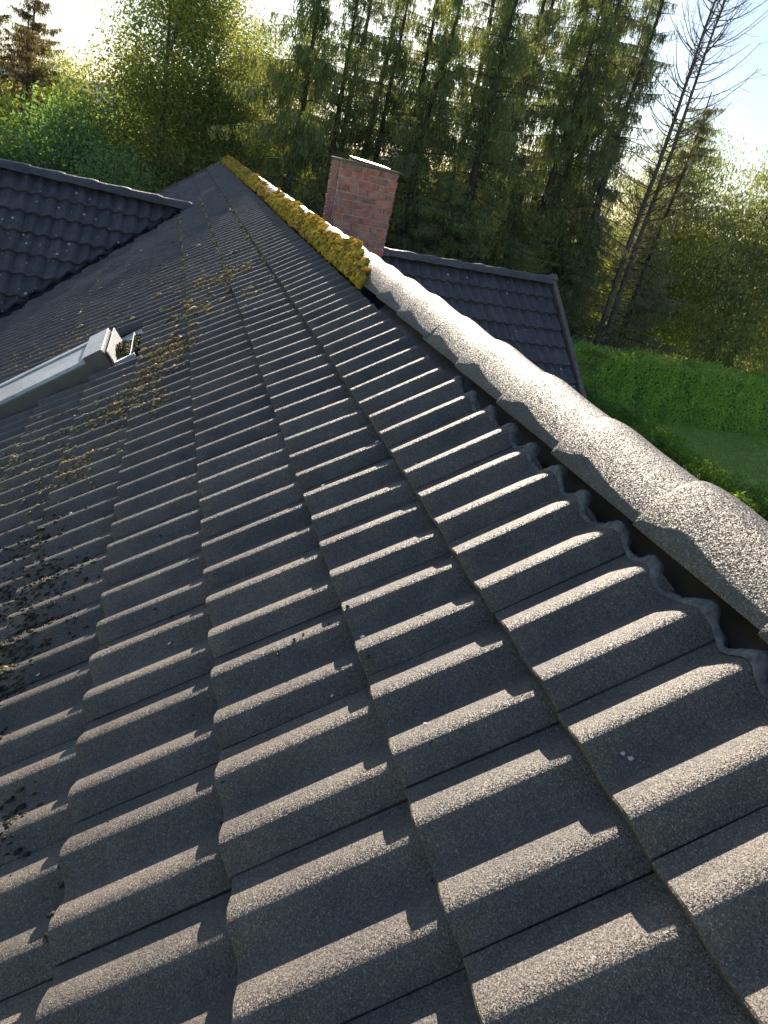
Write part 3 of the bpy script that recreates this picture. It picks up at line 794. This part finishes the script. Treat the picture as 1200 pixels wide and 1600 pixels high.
cl = [(-0.62, 4.55, 0.10, 0.10, 1.0), (-0.83, 3.95, 0.07, 0.10, 1.2), (-0.95, 3.55, 0.10, 0.12, 1.2), (-0.72, 3.9, 0.06, 0.08, 0.8), (-1.12, 3.25, 0.10, 0.12, 1.0),
      (-0.30, 5.2, 0.10, 0.10, 0.7), (-0.50, 5.3, 0.08, 0.1, 0.6), (-1.45, 2.9, 0.15, 0.2, 0.7), (-0.88, 3.1, 0.05, 0.06, 0.5), (-1.30, 2.7, 0.1, 0.1, 0.5),
      (-1.75, 3.3, 0.2, 0.2, 0.6), (-1.5, 5.6, 0.15, 0.15, 0.4), (-1.8, 5.3, 0.2, 0.3, 0.5), (-2.1, 5.8, 0.2, 0.3, 0.3), (-0.2, 4.3, 0.05, 0.06, 0.3), (-0.05, 6.5, 0.1, 0.3, 0.3), (0.15, 8.5, 0.08, 0.4, 0.3),
      (-0.9, 6.4, 0.3, 0.5, 0.5), (-1.4, 7.5, 0.3, 0.6, 0.5), (-0.6, 7.8, 0.3, 0.8, 0.4)]
scatter(3400, cl, 0.0056, M_dmoss, 'dry yellow brown moss crumbs strewn over the middle of the tiled slope', 'roof_moss', trough=0.75, elong=1.5)
scatter(230, [(-0.6, 5.6, 0.5, 0.7, 1.0), (-1.3, 6.6, 0.5, 0.9, 1.0), (-0.9, 8.2, 0.4, 1.0, 0.8), (-1.8, 5.8, 0.3, 0.7, 0.6), (-0.85, 3.9, 0.12, 0.25, 1.0), (-0.6, 4.6, 0.15, 0.2, 0.8), (-0.3, 5.2, 0.12, 0.2, 0.6)], 0.012, M_dmoss, 'tufts of ochre moss on the far tiles near the valley', 'roof_moss', trough=0.3, elong=1.6)
# moss growing along the tile ends in the far courses
P = []; A = []; B = []; C = []
for _ in range(1300):
    ci = int(rng.choice([0, 1, 1, 2])); b = rng.uniform(4.5, 11.5); a = COURSES[ci] - abs(rng.normal()) * 0.014
    s = rng.uniform(0.005, 0.012) * (1 + 0.08 * (b - 4))
    if math.sin(b * 9 + ci) + rng.normal() * .5 < 0.2: continue
    p = U0 * a + V0 * b + N0 * (tile_h(a, b) + s * .5)
    P.append(p[:]); A.append((U0 * s)[:]); B.append((V0 * s * 1.2)[:]); C.append((N0 * s)[:])
blobs('tile_edge_moss', M_dmoss, np.array(P), np.array(A), np.array(B), np.array(C), 'moss lining the overlapping tile ends near the far ridge', 0.3, False)
scatter(1300, [(-1.30, 1.45, 0.07, 0.07, 1.0), (-1.36, 1.25, 0.05, 0.05, 0.8), (-1.42, 1.75, 0.08, 0.08, 1.0), (-1.25, 1.75, 0.08, 0.05, 0.6), (-1.45, 2.1, 0.1, 0.1, 0.7),
              (-1.33, 1.0, 0.03, 0.04, 0.2), (-1.19, 0.70, 0.02, 0.03, 0.12), (-1.026, 0.53, 0.005, 0.018, 0.12), (-1.026, 0.38, 0.005, 0.015, 0.10)],
        0.0060, M_bmoss, 'dark moss in the tile troughs near the left edge', 'dark_roof_moss', flat=0.3, trough=0.2, elong=1.2)
scatter(70, [(-1.375, 1.32, 0.015, 0.02, 1.0), (-1.37, 1.05, 0.02, 0.02, .5)], 0.008, M_dmoss, 'pale dry moss lump on the tiles at the left edge', 'roof_moss', trough=0)
scatter(60, [(-0.9, 1.2, 0.6, 0.9, 1.0)], 0.0035, M_bmoss, 'tiny dark crumbs lying on the near tiles', 'roof_debris', trough=0.2)
# moss clumps in the window gutter
P = []; A = []; B = []; C = []
for _ in range(430):
    if rng.random() < 0.65: a = -1.185 + rng.random() * 0.07; b = 4.30 + rng.random() * 0.36; h = -0.02 + 0.055 * math.sin((b - 4.3) / 0.36 * math.pi) * rng.random()
    else: a = -1.085 + rng.random() * 0.03; b = 4.28 + rng.random() * 0.45; h = -0.03 + rng.random() * 0.025
    s = rng.uniform(0.008, 0.016); p = U0 * a + V0 * b + N0 * h
    P.append(p[:]); A.append((U0 * s)[:]); B.append((V0 * s)[:]); C.append((N0 * s)[:])
gm = leaf_mat('olive_moss', [(0.045, 0.045, 0.015), (0.11, 0.10, 0.03), (0.20, 0.18, 0.05)], 0.12, scale=14.0, gain=1.0)
blobs('gutter_moss', gm, np.array(P), np.array(A), np.array(B), np.array(C), 'olive moss clump packed behind the roof window hood', 0.3, False)
# lichen spots: thin irregular discs
def discs(name, label, frames, zlift=0.0012):
    V = []; F = []
    for (p, u, v, nn_, r) in frames:
        o = len(V); k = 9
        V.append(p + nn_ * (zlift + 0.0012))
        for i in range(k):
            t = 2 * math.pi * i / k; rr = r * random.uniform(0.6, 1.15); V.append(p + u * math.cos(t) * rr + v * math.sin(t) * rr + nn_ * zlift)
        F += [(o, o + 1 + i, o + 1 + (i + 1) % k) for i in range(k)]
    ob = obj(name, mesh(name, V, F, M_lich)); tag(ob, label=label, kind='stuff')
UL, VL, NL = wing_basis(LP, 0, tL, PW, 0, 0); UR, VR, NR = wing_basis(RP, 0, tR, PW, 0, 0)
def wing_spots(P, U, V, Nn, n, xr, dr, phase):
    fr = []
    for _ in range(n):
        al = rng.uniform(*xr); dn = rng.uniform(*dr); gg = 0.365
        vv = (al - phase) % (0.3 * WS); r_ = (dn - 0.02) % gg
        h = wave(vv / WS) * WS - S / 0.365 * (gg - r_) * WS
        r = rng.choice([0.006, 0.008, 0.011, 0.016, 0.024], p=[.35, .3, .2, .11, .04])
        fr.append((P + V * al - U * dn + Nn * (h + 0.003), U, V, Nn, r))
    return fr
discs('lichen', 'white lichen spots dotted over the left wing roof', wing_spots(LP, UL, VL, NL, 170, (0.3, 3.2), (0.02, 2.7), 0.05))
discs('lichen', 'white lichen spots dotted over the wing roof behind the chimney', wing_spots(RP, UR, VR, NR, 130, (-3.0, 0.8), (0.02, 2.3), 0.12))
fr = []
for _ in range(110):
    f = rng.random(); a = rng.uniform(-1.6, 0.3); b = 0.3 + f * 9
    x, y = a * ct, b
    if y < YW and (x - vline(y)) < 0.2: continue
    if -2.6 < a < -0.99 and 4.15 < b < 5.1: continue
    fr.append((U0 * a + V0 * b + N0 * (tile_h(a, b) + 0.002), U0, V0, N0, rng.choice([0.0022, 0.004, 0.006]) * (1 + 0.12 * b)))
for (a, b, r) in ((0.02, -0.02, 0.0), (0.063, 0.155, 0.006), (0.055, 0.165, 0.004)):
    if r: fr.append((U0 * a + V0 * b + N0 * (tile_h(a, b) + 0.002), U0, V0, N0, r))
discs('lichen', 'small pale lichen flecks on the main tiled slope', fr)

# ------------------------------------------------------------------ vegetation
def quads_mesh(name, P, A, B, mat):
    """leaf faces: diamonds with half axes A,B at P"""
    n = len(P); V = np.empty((n, 4, 3), np.float32)
    V[:, 0] = P - A; V[:, 1] = P + B * 0.9 - A * 0.1; V[:, 2] = P + A; V[:, 3] = P - B * 0.9 - A * 0.1
    F = np.arange(n * 4, dtype=np.int32).reshape(-1, 4)
    return mesh(name, V.reshape(-1, 3), F, mat)
def unit(v): return v / (np.linalg.norm(v, axis=-1, keepdims=True) + 1e-9)
def spruce(name, H, R, base, seed, mat, dens=1.0, droop=1.0, thin=0.5, asym=0.0):
    r = np.random.default_rng(seed); mb = MB()
    lean = r.normal(size=2) * 0.010 * H
    def tp(z): f = z / H; return np.array([lean[0] * f * f + 0.05 * math.sin(z), lean[1] * f * f + 0.05 * math.cos(z * .8), z])
    zs = np.linspace(0, H, 14); r0 = 0.011 * H + 0.03
    mb.tube([tp(z) for z in zs], [r0 * (1 - 0.86 * z / H) for z in zs], 8)
    P = []; A = []; B = []
    z = base
    while z < H - 0.3:
        f = (z - base) / (H - base)
        rr = R * (1 - f) ** 0.65 * (0.75 + 0.25 * min(1, f * 6 + 0.3))
        for q in range(r.integers(4, 7)):
            az = r.uniform(0, 2 * math.pi); Lb = rr * r.uniform(0.45, 1.15) * (1 + asym * math.cos(az - 3.4)) + 0.1
            if r.random() < 0.10: continue
            d = np.array([math.cos(az), math.sin(az), 0]); s0 = tp(z); k = 6
            rise = r.uniform(0.05, 0.35) if f > .5 else r.uniform(-0.25, 0.15)
            pts = [s0 + d * Lb * t + np.array([0, 0, Lb * (rise * t - droop * 0.45 * t * t + 0.22 * t ** 3)]) for t in np.linspace(0, 1, k)]
            mb.tube(pts, [0.022 * (1 - 0.8 * t) * (0.5 + Lb / 3) for t in np.linspace(0, 1, k)], 3)
            if r.random() < 0.12: continue
            nt_ = int(Lb / 0.017 * dens) + 3
            side = np.array([-d[1], d[0], 0])
            patch = r.uniform(0, 6.28)
            for s in r.uniform(0.10, 1.0, nt_):
                if math.sin(s * 9 + patch) < -thin and r.random() < 0.8: continue
                i = min(k - 2, int(s * (k - 1))); u = s * (k - 1) - i; b0 = pts[i] * (1 - u) + pts[i + 1] * u
                lat = r.normal() * 0.16 * Lb * (1.1 - s) + r.normal() * 0.05
                b0 = b0 + side * lat
                Lt = r.uniform(0.12, 0.50) * droop * (0.55 + 0.6 * math.sin(math.pi * min(1, s * 1.1)))
                m_ = max(2, int(Lt / 0.055))
                sway = r.normal(size=2) * 0.05
                for e in range(m_):
                    t = (e + 0.5) / m_
                    P.append(b0 + np.array([sway[0] * t + r.normal() * .018, sway[1] * t + r.normal() * .018, -Lt * t]))
                    ax = unit(np.array([r.normal() * .35, r.normal() * .35, -1.0])); hw = unit(np.cross(ax, r.normal(size=3)))
                    A.append(ax * r.uniform(0.040, 0.075)); B.append(hw * r.uniform(0.010, 0.018))
        z += r.uniform(0.16, 0.34)
    tr = mb.mesh(name + '_trunk', M_bark, True)
    cr = quads_mesh(name + '_crown', np.array(P), np.array(A), np.array(B), mat)
    return tr, cr
def decid(name, H, lobes, n, leaf, seed, mat, hang=0.0, bark=None, trunks=1, spread=0.3):
    """lobes: (x,y,z,rx,ry,rz); leaves gather on twigs inside each lobe, denser towards the shell"""
    r = np.random.default_rng(seed); mb = MB()
    vol = np.array([l[3] * l[4] * l[5] for l in lobes]) ** 0.8; vol /= vol.sum()
    for t_ in range(trunks):
        off = r.normal(size=2) * (0.25 if trunks > 1 else 0.02)
        pts = [(off[0] * (1 + z / H * 2), off[1] * (1 + z / H * 2), z) for z in np.linspace(0, H * 0.93, 8)]
        mb.tube(pts, [(0.012 * H + 0.02) * (1 - 0.9 * i / 7) for i in range(8)], 6)
    P = []; A = []; B = []
    for li, l in enumerate(lobes):
        c = np.array(l[:3]); rr = np.array(l[3:6]); z0 = max(0.4, c[2] - rr[2] * 1.0 - spread * H * .15)
        mb.tube([(0, 0, z0), tuple(c * [0.5, 0.5, 1] + [0, 0, (z0 - c[2]) * .4]), tuple(c)], [0.05, 0.03, 0.015], 4)
        ntw = int(n * vol[li] / 26)
        d = unit(r.normal(size=(ntw, 3))); rad_ = r.uniform(0.15, 1.0, (ntw, 1)) ** 0.45 * (1 + r.normal(size=(ntw, 1)) * .07)
        tips = c + d * rad_ * rr
        for tpt, dd in zip(tips[::7], d[::7]): mb.tube([tuple(c + (tpt - c) * .2), tuple(tpt)], [0.010, 0.003], 3)
        m_ = 26; q = np.repeat(tips, m_, axis=0); dq = np.repeat(d, m_, axis=0)
        cs = leaf * 4.2
        jitter = r.normal(size=q.shape) * cs * np.array([1, 1, 0.8 + hang * 1.8])
        jitter[:, 2] -= np.abs(jitter[:, 2]) * hang
        p = q + jitter
        ax = unit(r.normal(size=q.shape) + np.array([0, 0, -1.5 * hang - 0.3])); hb_ = unit(np.cross(ax, r.normal(size=q.shape)))
        s = r.uniform(0.6, 1.25, (len(q), 1)) * leaf
        P.append(p); A.append(ax * s); B.append(hb_ * s * (0.55 if hang < 0.5 else 0.30))
    return mb.mesh(name + '_trunk', bark or M_bark, True), quads_mesh(name + '_crown', np.concatenate(P), np.concatenate(A), np.concatenate(B), mat)
def tree(name, pair, x, y, label, rot=0, s=1.0, sz=None, group=None, cat='tree'):
    e = empty(name, (x, y, GZ)); tag(e, label, cat, group)
    M = T(x, y, GZ) @ Matrix.Rotation(rad(rot), 4, 'Z') @ Matrix.Diagonal((s, s, sz or s, 1))
    obj('trunk', pair[0], e, M); obj('crown', pair[1], e, M); return e
spA = spruce('spruce_a', 12.2, 2.7, 1.2, 3, M_spruce, 1.25, 1.25, 0.75, asym=0.35)
spE = spruce('spruce_e', 9.5, 2.5, 1.2, 47, M_spruced, 1.2, 0.6, 0.9)
spB = spruce('spruce_b', 12.4, 2.2, 1.0, 8, M_spruce, 1.0, 0.9, 0.5)
spC = spruce('spruce_c', 12.0, 2.5, 1.6, 21, M_spruce, 1.0, 1.0, 0.45)
spD = spruce('spruce_d', 13.0, 2.0, 1.4, 33, M_spruced, 1.0, 0.7, 0.45)
G1 = 'spruces standing in a row behind the house'
tree('spruce', spA, 2.1, 19.3, 'wide spruce with long drooping curtains left of the chimney', 0, 1.0, 0.82, G1)
tree('spruce', spB, 3.75, 22.2, 'slim spruce with bare dark trunk just right of the widest spruce', 40, 1.05, 0.86, G1)
tree('spruce', spC, 5.2, 22.7, 'slender spruce rising straight behind the chimney', 200, 0.95, 0.93, G1)
tree('spruce', spB, 5.75, 20.4, 'spruce directly right of the chimney with a long bare stem', 120, 1.05, 0.90, G1)
tree('spruce', spC, 7.55, 20.0, 'dense full spruce above the left end of the wing ridge', 75, 1.25, 0.97, G1)
tree('spruce', spB, 8.15, 21.6, 'thin spruce tucked behind the dense one above the wing ridge', 290, 1.0, 1.02, G1)
tree('spruce', spD, 9.6, 23.4, 'sparse dull spruce above the middle of the wing ridge', 10, 1.1, 1.05, G1)
tree('spruce', spC, 10.9, 22.1, 'spruce with forked dark trunks above the right half of the wing ridge', 330, 1.0, 1.12, G1)
tree('spruce', spB, 11.9, 23.2, 'tall spruce above the upper corner of the grey verge board', 180, 1.1, 1.16, G1)
tree('spruce', spD, 12.9, 22.2, 'thin leaning spruce just left of the dead tree', 160, 1.0, 1.08, G1)
tree('spruce', spC, 14.2, 24.8, 'dark spruce seen through the dead branches', 60, 1.0, 1.12, G1)
tree('spruce', spE, 16.1, 22.8, 'grey green spruce right of the bare dead trunks', 250, 1.0, 1.12, G1)
tree('spruce', spC, 6.5, 18.9, 'short bushy spruce low beside the chimney', 140, 1.25, 0.54, G1)
tree('spruce', spB, 9.6, 20.9, 'low dark spruce right above the wing ridge caps', 15, 1.5, 0.50, G1)
tree('spruce', spC, 3.3, 18.7, 'low spruce filling the gap left of the chimney', 260, 1.15, 0.47, G1)
tree('spruce', spB, 12.3, 22.0, 'low spruce behind the far corner of the wing verge', 95, 1.45, 0.50, G1)

tree('spruce', spD, 4.6, 25.0, 'spruce standing farther back between the two slim ones left of the chimney', 77, 1.2, 0.90, G1)
tree('spruce', spB, 6.9, 25.2, 'spruce farther back, in the gap right of the chimney', 222, 1.2, 0.98, G1)
tree('spruce', spD, 8.9, 25.6, 'spruce farther back in line with the middle of the wing ridge', 305, 1.15, 1.12, G1)
tree('spruce', spC, 12.6, 26.2, 'spruce farther back left of the dead tree with its top out of the picture', 20, 1.1, 1.3, G1)
tree('spruce', spB, 10.9, 26.0, 'spruce farther back above the right end of the wing ridge', 150, 1.15, 1.25, G1)
tree('spruce', spD, 14.4, 27.0, 'spruce farther back showing through the two dead stems', 190, 1.2, 1.2, G1)
tree('spruce', spC, 3.0, 25.4, 'spruce farther back directly behind the widest drooping spruce', 333, 1.2, 0.80, G1)
tree('spruce', spD, 6.0, 27.2, 'spruce farthest back, seen in the gap above the chimney top', 101, 1.3, 0.92, G1)
tree('spruce', spC, 8.3, 28.0, 'spruce farthest back above the left half of the wing ridge', 12, 1.3, 1.05, G1)
# bare dead tree: two stems with up-swept twigs
def dead():
    r = np.random.default_rng(77); mb = MB()
    for (ox, oy, H) in ((0, 0, 14.6), (0.42, 0.15, 13.8)):
        zs = np.linspace(0, H, 12)
        mb.tube([(ox + 0.03 * math.sin(z), oy + 0.03 * math.cos(z), z) for z in zs], [0.125 * (1 - 0.85 * z / H) for z in zs], 8)
        z = 2.0
        while z < H - 0.2:
            az = r.uniform(0, 6.28); Lb = r.uniform(0.6, 2.6) * (1 - 0.45 * z / H)
            up = 0.15 + 0.75 * (z / H) ** 1.5; d = np.array([math.cos(az), math.sin(az), 0]); p0 = np.array([ox, oy, z])
            cur = r.normal(size=3) * 0.12
            pts = [p0 + d * Lb * t + np.array([0, 0, Lb * (up * t * t + 0.1 * t - (0.25 * t if z < 6 else 0))]) + cur * t * t * Lb for t in np.linspace(0, 1, 6)]
            mb.tube([tuple(p) for p in pts], [0.018 * (1 - .8 * t) + .0035 for t in np.linspace(0, 1, 6)], 3)
            for _ in range(int(5 * Lb)):
                i = r.integers(1, 5); q = pts[i] + (pts[i + 1] - pts[i]) * r.random(); dl = r.uniform(0.15, 0.75)
                dv = unit(d + r.normal(size=3) * 0.8 + np.array([0, 0, up]))
                mb.tube([tuple(q), tuple(q + dv * dl * .5 + r.normal(size=3) * .03), tuple(q + dv * dl + np.array([0, 0, .12 * dl]))], [0.0055, 0.0045, 0.003], 3)
            z += r.uniform(0.035, 0.12)
    return mb
e = empty('dead_tree', (14.35, 21.75, GZ)); tag(e, 'bare dead tree with two grey leaning stems and no leaves', 'tree')
mbd = dead(); obj('trunk', mbd.mesh('dead_trunk', M_barkg, True), e, T(14.35, 21.75, GZ))

bl = [(0, 0, 8.6, 1.3, 1.3, 2.2), (0.9, 0.4, 7.0, 1.4, 1.3, 1.6), (-1.0, -.2, 6.6, 1.3, 1.3, 1.5), (0.3, -.6, 5.2, 1.6, 1.3, 1.3), (-.7, .4, 4.6, 1.3, 1.2, 1.2), (0.6, .2, 10.2, 1.0, 1.0, 1.5), (1.0, -.2, 4.2, 1.2, 1.2, 1.2), (-.4, 0, 3.0, 1.3, 1.2, 1.0)]
birch = decid('birch', 11, bl, 62000, 0.046, 4, M_birch, 0.35, M_barkg)
ml = [(0, 0, 4.0, 1.6, 1.6, 1.6), (1.1, 0, 3.6, 1.2, 1.2, 1.2), (-1.2, .2, 3.4, 1.2, 1.2, 1.2), (0.2, -.8, 3.0, 1.4, 1.2, 1.1), (0, .5, 5.0, 1.1, 1.1, 1.0), (-.6, -.5, 2.1, 1.4, 1.2, 1.1), (.9, -.5, 2.2, 1.3, 1.2, 1.1)]
maple = decid('maple', 5.6, ml, 32000, 0.062, 9, M_maple, 0.15)
light = decid('light', 4.6, [(a * .85, b * .85, c * .9, d * .85, e_ * .85, f * .9) for a, b, c, d, e_, f in ml], 26000, 0.040, 12, M_light, 0.2)
yel = decid('yellow', 5.6, ml, 20000, 0.052, 19, M_yellow, 0.2, None, 2)
wl = [(0, 0, 6.0, 1.9, 1.9, 2.0), (1.6, 0, 5.4, 1.5, 1.5, 1.6), (-1.5, -.4, 5.0, 1.5, 1.5, 1.7), (0.3, -1.3, 4.2, 1.7, 1.4, 1.6), (-1.2, -.9, 3.0, 1.5, 1.4, 1.4), (1.5, -.8, 3.2, 1.6, 1.4, 1.5), (.2, .4, 7.5, 1.1, 1.1, 1.2), (0, -.8, 1.9, 1.8, 1.4, 1.2)]
willow = decid('willow', 8.2, wl, 60000, 0.070, 31, M_willow, 0.9, M_barkg, 2)
larch = spruce('larch', 10.5, 2.5, 1.5, 55, M_larch, 1.6, 0.55, 0.9)

tree('birch', birch, -1.0, 21.6, 'tall yellow green birch rising left of the drooping spruce', 20, 1.1, 0.90, 'birches behind the left wing')
tree('birch', birch, 0.15, 22.6, 'birch half hidden behind the drooping spruce branches', 140, 1.1, 0.88, 'birches behind the left wing')
tree('birch', birch, -3.9, 25.0, 'smaller birch with bright leaf edges beside the reddish conifer', 260, 0.72, 0.60, 'birches behind the left wing')
tree('birch', birch, 1.5, 25.2, 'birch showing yellow through the spruce above the gable end', 60, 1.0, 0.8, 'birches behind the left wing')
tree('maple', maple, -3.1, 20.2, 'dark green maple behind the left wing ridge', 0, 1.0, 1.0)
tree('maple', maple, -4.9, 19.4, 'dark green leafy tree at the left edge above the wing ridge', 100, 0.95, 0.85)
tree('rowan', light, -1.7, 18.2, 'light green feathery bush just above the left wing ridge', 50, 1.0, 0.98)
tree('rowan', light, -3.4, 18.6, 'small light green bush low on the left behind the wing ridge', 190, 0.8, 0.78)
tree('hazel', yel, -4.9, 21.8, 'small bright yellow green tree catching the sun at the left edge', 30, 0.7, 0.98)
tree('larch', larch, -7.0, 27.2, 'reddish brown conifer at the upper left corner', 0, 1.15, 0.86)
tree('larch', larch, -5.4, 28.6, 'second reddish conifer, right of the one in the corner', 130, 1.0, 0.83)
tree('larch', larch, -6.0, 25.6, 'brown conifer standing between the two front ones at the left edge', 210, 1.2, 0.80)
tree('larch', larch, -4.9, 24.4, 'brown green conifer nearest the left edge', 40, 0.9, 0.72)
tree('willow', willow, 21.4, 23.4, 'pale green willow at the right edge above the hedge', 0, 1.25, 1.2)
tree('willow', willow, 19.2, 26.0, 'paler willow behind, seen between the dead tree and the right edge', 120, 1.25, 1.2)
tree('willow', willow, 26.3, 22.6, 'willow cut off by the right edge of the picture', 220, 1.25, 1.1)
for k, (x, y, s, lab) in enumerate(((0.6, 26.5, 1.15, 'bright yellow green bush glowing behind the gable end'), (3.0, 27.5, 1.1, 'yellow green bush behind the drooping spruce trunk'), (6.0, 27.6, 1.1, 'yellow green bush low behind the chimney'),
        (9.4, 26.8, 1.15, 'sunlit bush behind the spruces above the wing ridge'), (12.4, 27.8, 1.15, 'sunlit bush behind the thin spruces left of the dead tree'), (16.2, 25.8, 0.9, 'yellow leafed bush behind the foot of the dead tree'), (20.5, 27.4, 1.2, 'yellow green bush behind the willow'), (-2.2, 28.0, 1.2, 'yellow green bush behind the birches'))):
    tree('backlit_bush', yel, x, y, lab, 47 * k, s, s * 0.98, 'sunlit bushes behind the tree row', 'bush')

# far woodland that reads as one mass
def mass():
    r = np.random.default_rng(5); n = 34000
    a = np.radians(r.uniform(-40, 75, n)); D = r.uniform(42, 75, n)
    x = D * np.sin(a); y = D * np.cos(a)
    top = 3.6 + 1.4 * np.sin(a * 23) + 1.0 * np.sin(a * 57 + 1)
    z = GZ + r.random(n) ** 0.7 * top
    P = np.stack([x, y, z], 1); ax = unit(r.normal(size=P.shape)); hb_ = unit(np.cross(ax, r.normal(size=P.shape)))
    s = r.uniform(0.10, 0.24, (n, 1)); return quads_mesh('distant_wood', P, ax * s, hb_ * s * 0.8, M_maple)
tag(obj('distant_wood', mass()), 'low distant woodland beyond the tree row', kind='stuff')

# hedge
def hedge():
    r = np.random.default_rng(66); x0, x1, yc, wd, H = 9.2, 30.0, 20.5, 0.55, 2.08
    n = 95000
    f = r.random(n); P = np.empty((n, 3)); Nn = np.empty((n, 3))
    x = x0 + (x1 - x0) * r.random(n) ** 1.25
    bump = 0.09 * np.sin(x * 2.1) + 0.06 * np.sin(x * 5.3 + 1) + 0.04 * np.sin(x * 11)
    front = f < 0.62; top = ~front & (f < 0.92); back = ~front & ~top
    z = r.random(n) * H
    P[:, 0] = x
    P[:, 1] = np.where(front, yc - wd - bump * .6 * np.sin(z * 2 + x), np.where(top, yc + (r.random(n) * 2 - 1) * wd, yc + wd))
    P[:, 2] = np.where(top, H + bump * .7, z)
    P += r.normal(size=P.shape) * 0.05
    P[:, 2] = np.where(top, P[:, 2] + np.abs(r.normal(size=n)) * 0.07 * (r.random(n) < .5), P[:, 2])
    ax = unit(r.normal(size=P.shape) * .7 + np.array([0, -0.35, 0.9])); hb_ = unit(np.cross(ax, r.normal(size=P.shape)))
    s = r.uniform(0.035, 0.075, (n, 1))
    return quads_mesh('foliage', P, ax * s, hb_ * s * 0.45, M_hedge)
he = empty('hedge', (15, 20.5, GZ)); tag(he, 'long clipped green hedge along the far side of the lawn', 'hedge')
obj('foliage', hedge(), he, T(0, 0, GZ))
mb = MB(); mb.box(9.3, 30, 20.02, 20.95, 0.02, 2.0)  # solid core, coloured dark green as the shade between the hedge leaves
me = mb.mesh('inner_shade_core', plain('hedge_shade', (0.06, 0.12, 0.03), 1.0)); obj('inner_shade_core', me, he, T(0, 0, GZ))
# juniper shrubs between the house and the lawn
def juniper():
    r = np.random.default_rng(91); n = 15000
    d = unit(r.normal(size=(n, 3))); d[:, 2] = np.abs(d[:, 2]); rr = r.uniform(0.3, 1.0, (n, 1)) ** 0.35
    lump = 1 + 0.16 * np.sin(d[:, :1] * 7 + 1) * np.cos(d[:, 1:2] * 6) + 0.08 * np.sin(d[:, :1] * 17 + d[:, 2:] * 9)
    P = d * rr * lump * np.array([1.25, 1.35, 1.15]) + r.normal(size=(n, 3)) * 0.03
    ax = unit(d * np.array([1, 1, .4]) + r.normal(size=P.shape) * .45); hb_ = unit(np.cross(ax, r.normal(size=P.shape)))
    s = r.uniform(0.03, 0.07, (n, 1)); cr = quads_mesh('juniper', P, ax * s, hb_ * s * .42, M_shrub)
    mb = MB()
    for k in range(7): a = k * .9; mb.tube([(0, 0, 0), (math.cos(a) * .5, math.sin(a) * .5, .5), (math.cos(a) * .9, math.sin(a) * .9, .75)], [.05, .03, .01], 4)
    return mb.mesh('juniper_stems', M_bark), cr
jun = juniper()
for k, (x, y, s, lab) in enumerate(((12.5, 18.4, 1.05, 'green juniper at the far end of the shrub row beside the verge'), (12.7, 16.6, 1.1, 'second juniper from the hedge in the row along the lawn'),
        (12.6, 14.5, 1.15, 'middle juniper of the row behind the ridge caps'), (12.6, 12.5, 1.1, 'juniper near the right edge beside the lawn'), (12.9, 10.7, 1.2, 'nearest juniper at the right edge below the lawn'),
        (11.0, 17.6, 0.95, 'small juniper close behind the wing verge board'), (11.3, 13.3, 0.9, 'low juniper squeezed between row and house'))):
    e = empty('juniper_shrub', (x, y, GZ)); tag(e, lab, 'shrub', 'junipers between the house and the lawn')
    M = T(x, y, GZ) @ Matrix.Rotation(k * 1.3, 4, 'Z') @ Matrix.Diagonal((s, s, s * .95, 1)); obj('stems', jun[0], e, M); obj('foliage', jun[1], e, M)
# grass tufts and fallen leaves on the visible lawn
r = np.random.default_rng(3); n = 30000
P = np.stack([r.uniform(12.5, 27, n), r.uniform(9.5, 20.2, n), np.full(n, GZ + 0.02)], 1)
ax = unit(r.normal(size=P.shape) * .5 + np.array([0, 0, 1])); hb_ = unit(np.cross(ax, r.normal(size=P.shape)))
s = r.uniform(0.02, 0.04, (n, 1)); tag(obj('grass', quads_mesh('grass', P, ax * s, hb_ * s * .5, M_hedge)), 'short grass blades of the lawn by the hedge', kind='stuff')
n = 420; P = np.stack([r.uniform(12.5, 27, n), r.uniform(9.5, 20, n), np.full(n, GZ + 0.055)], 1)
ax = unit(r.normal(size=P.shape) * np.array([1, 1, .2])); hb_ = unit(np.cross(ax, np.array([0, 0, 1.0])))
tag(obj('fallen_leaves', quads_mesh('fallen_leaves', P, ax * .04, hb_ * .035, M_fleaf)), 'pale fallen leaves dotted over the lawn', kind='stuff')

# ------------------------------------------------------------------ air
mb = MB(); mb.box(-4200, 4200, -400, 3900, GZ - 4, 180)
hz = bpy.data.materials.new('air'); hz.use_nodes = True; nt = hz.node_tree; nt.nodes.clear()
o_ = N(nt, 'ShaderNodeOutputMaterial'); pv = N(nt, 'ShaderNodeVolumePrincipled')
pv.inputs['Color'].default_value = (0.80, 0.87, 0.95, 1); pv.inputs['Density'].default_value = 0.00009; pv.inputs['Anisotropy'].default_value = 0.0
nt.links.new(pv.outputs[0], o_.inputs['Volume'])
tag(obj('haze', mb.mesh('haze', hz)), 'thin pale haze over the far hills', kind='stuff')
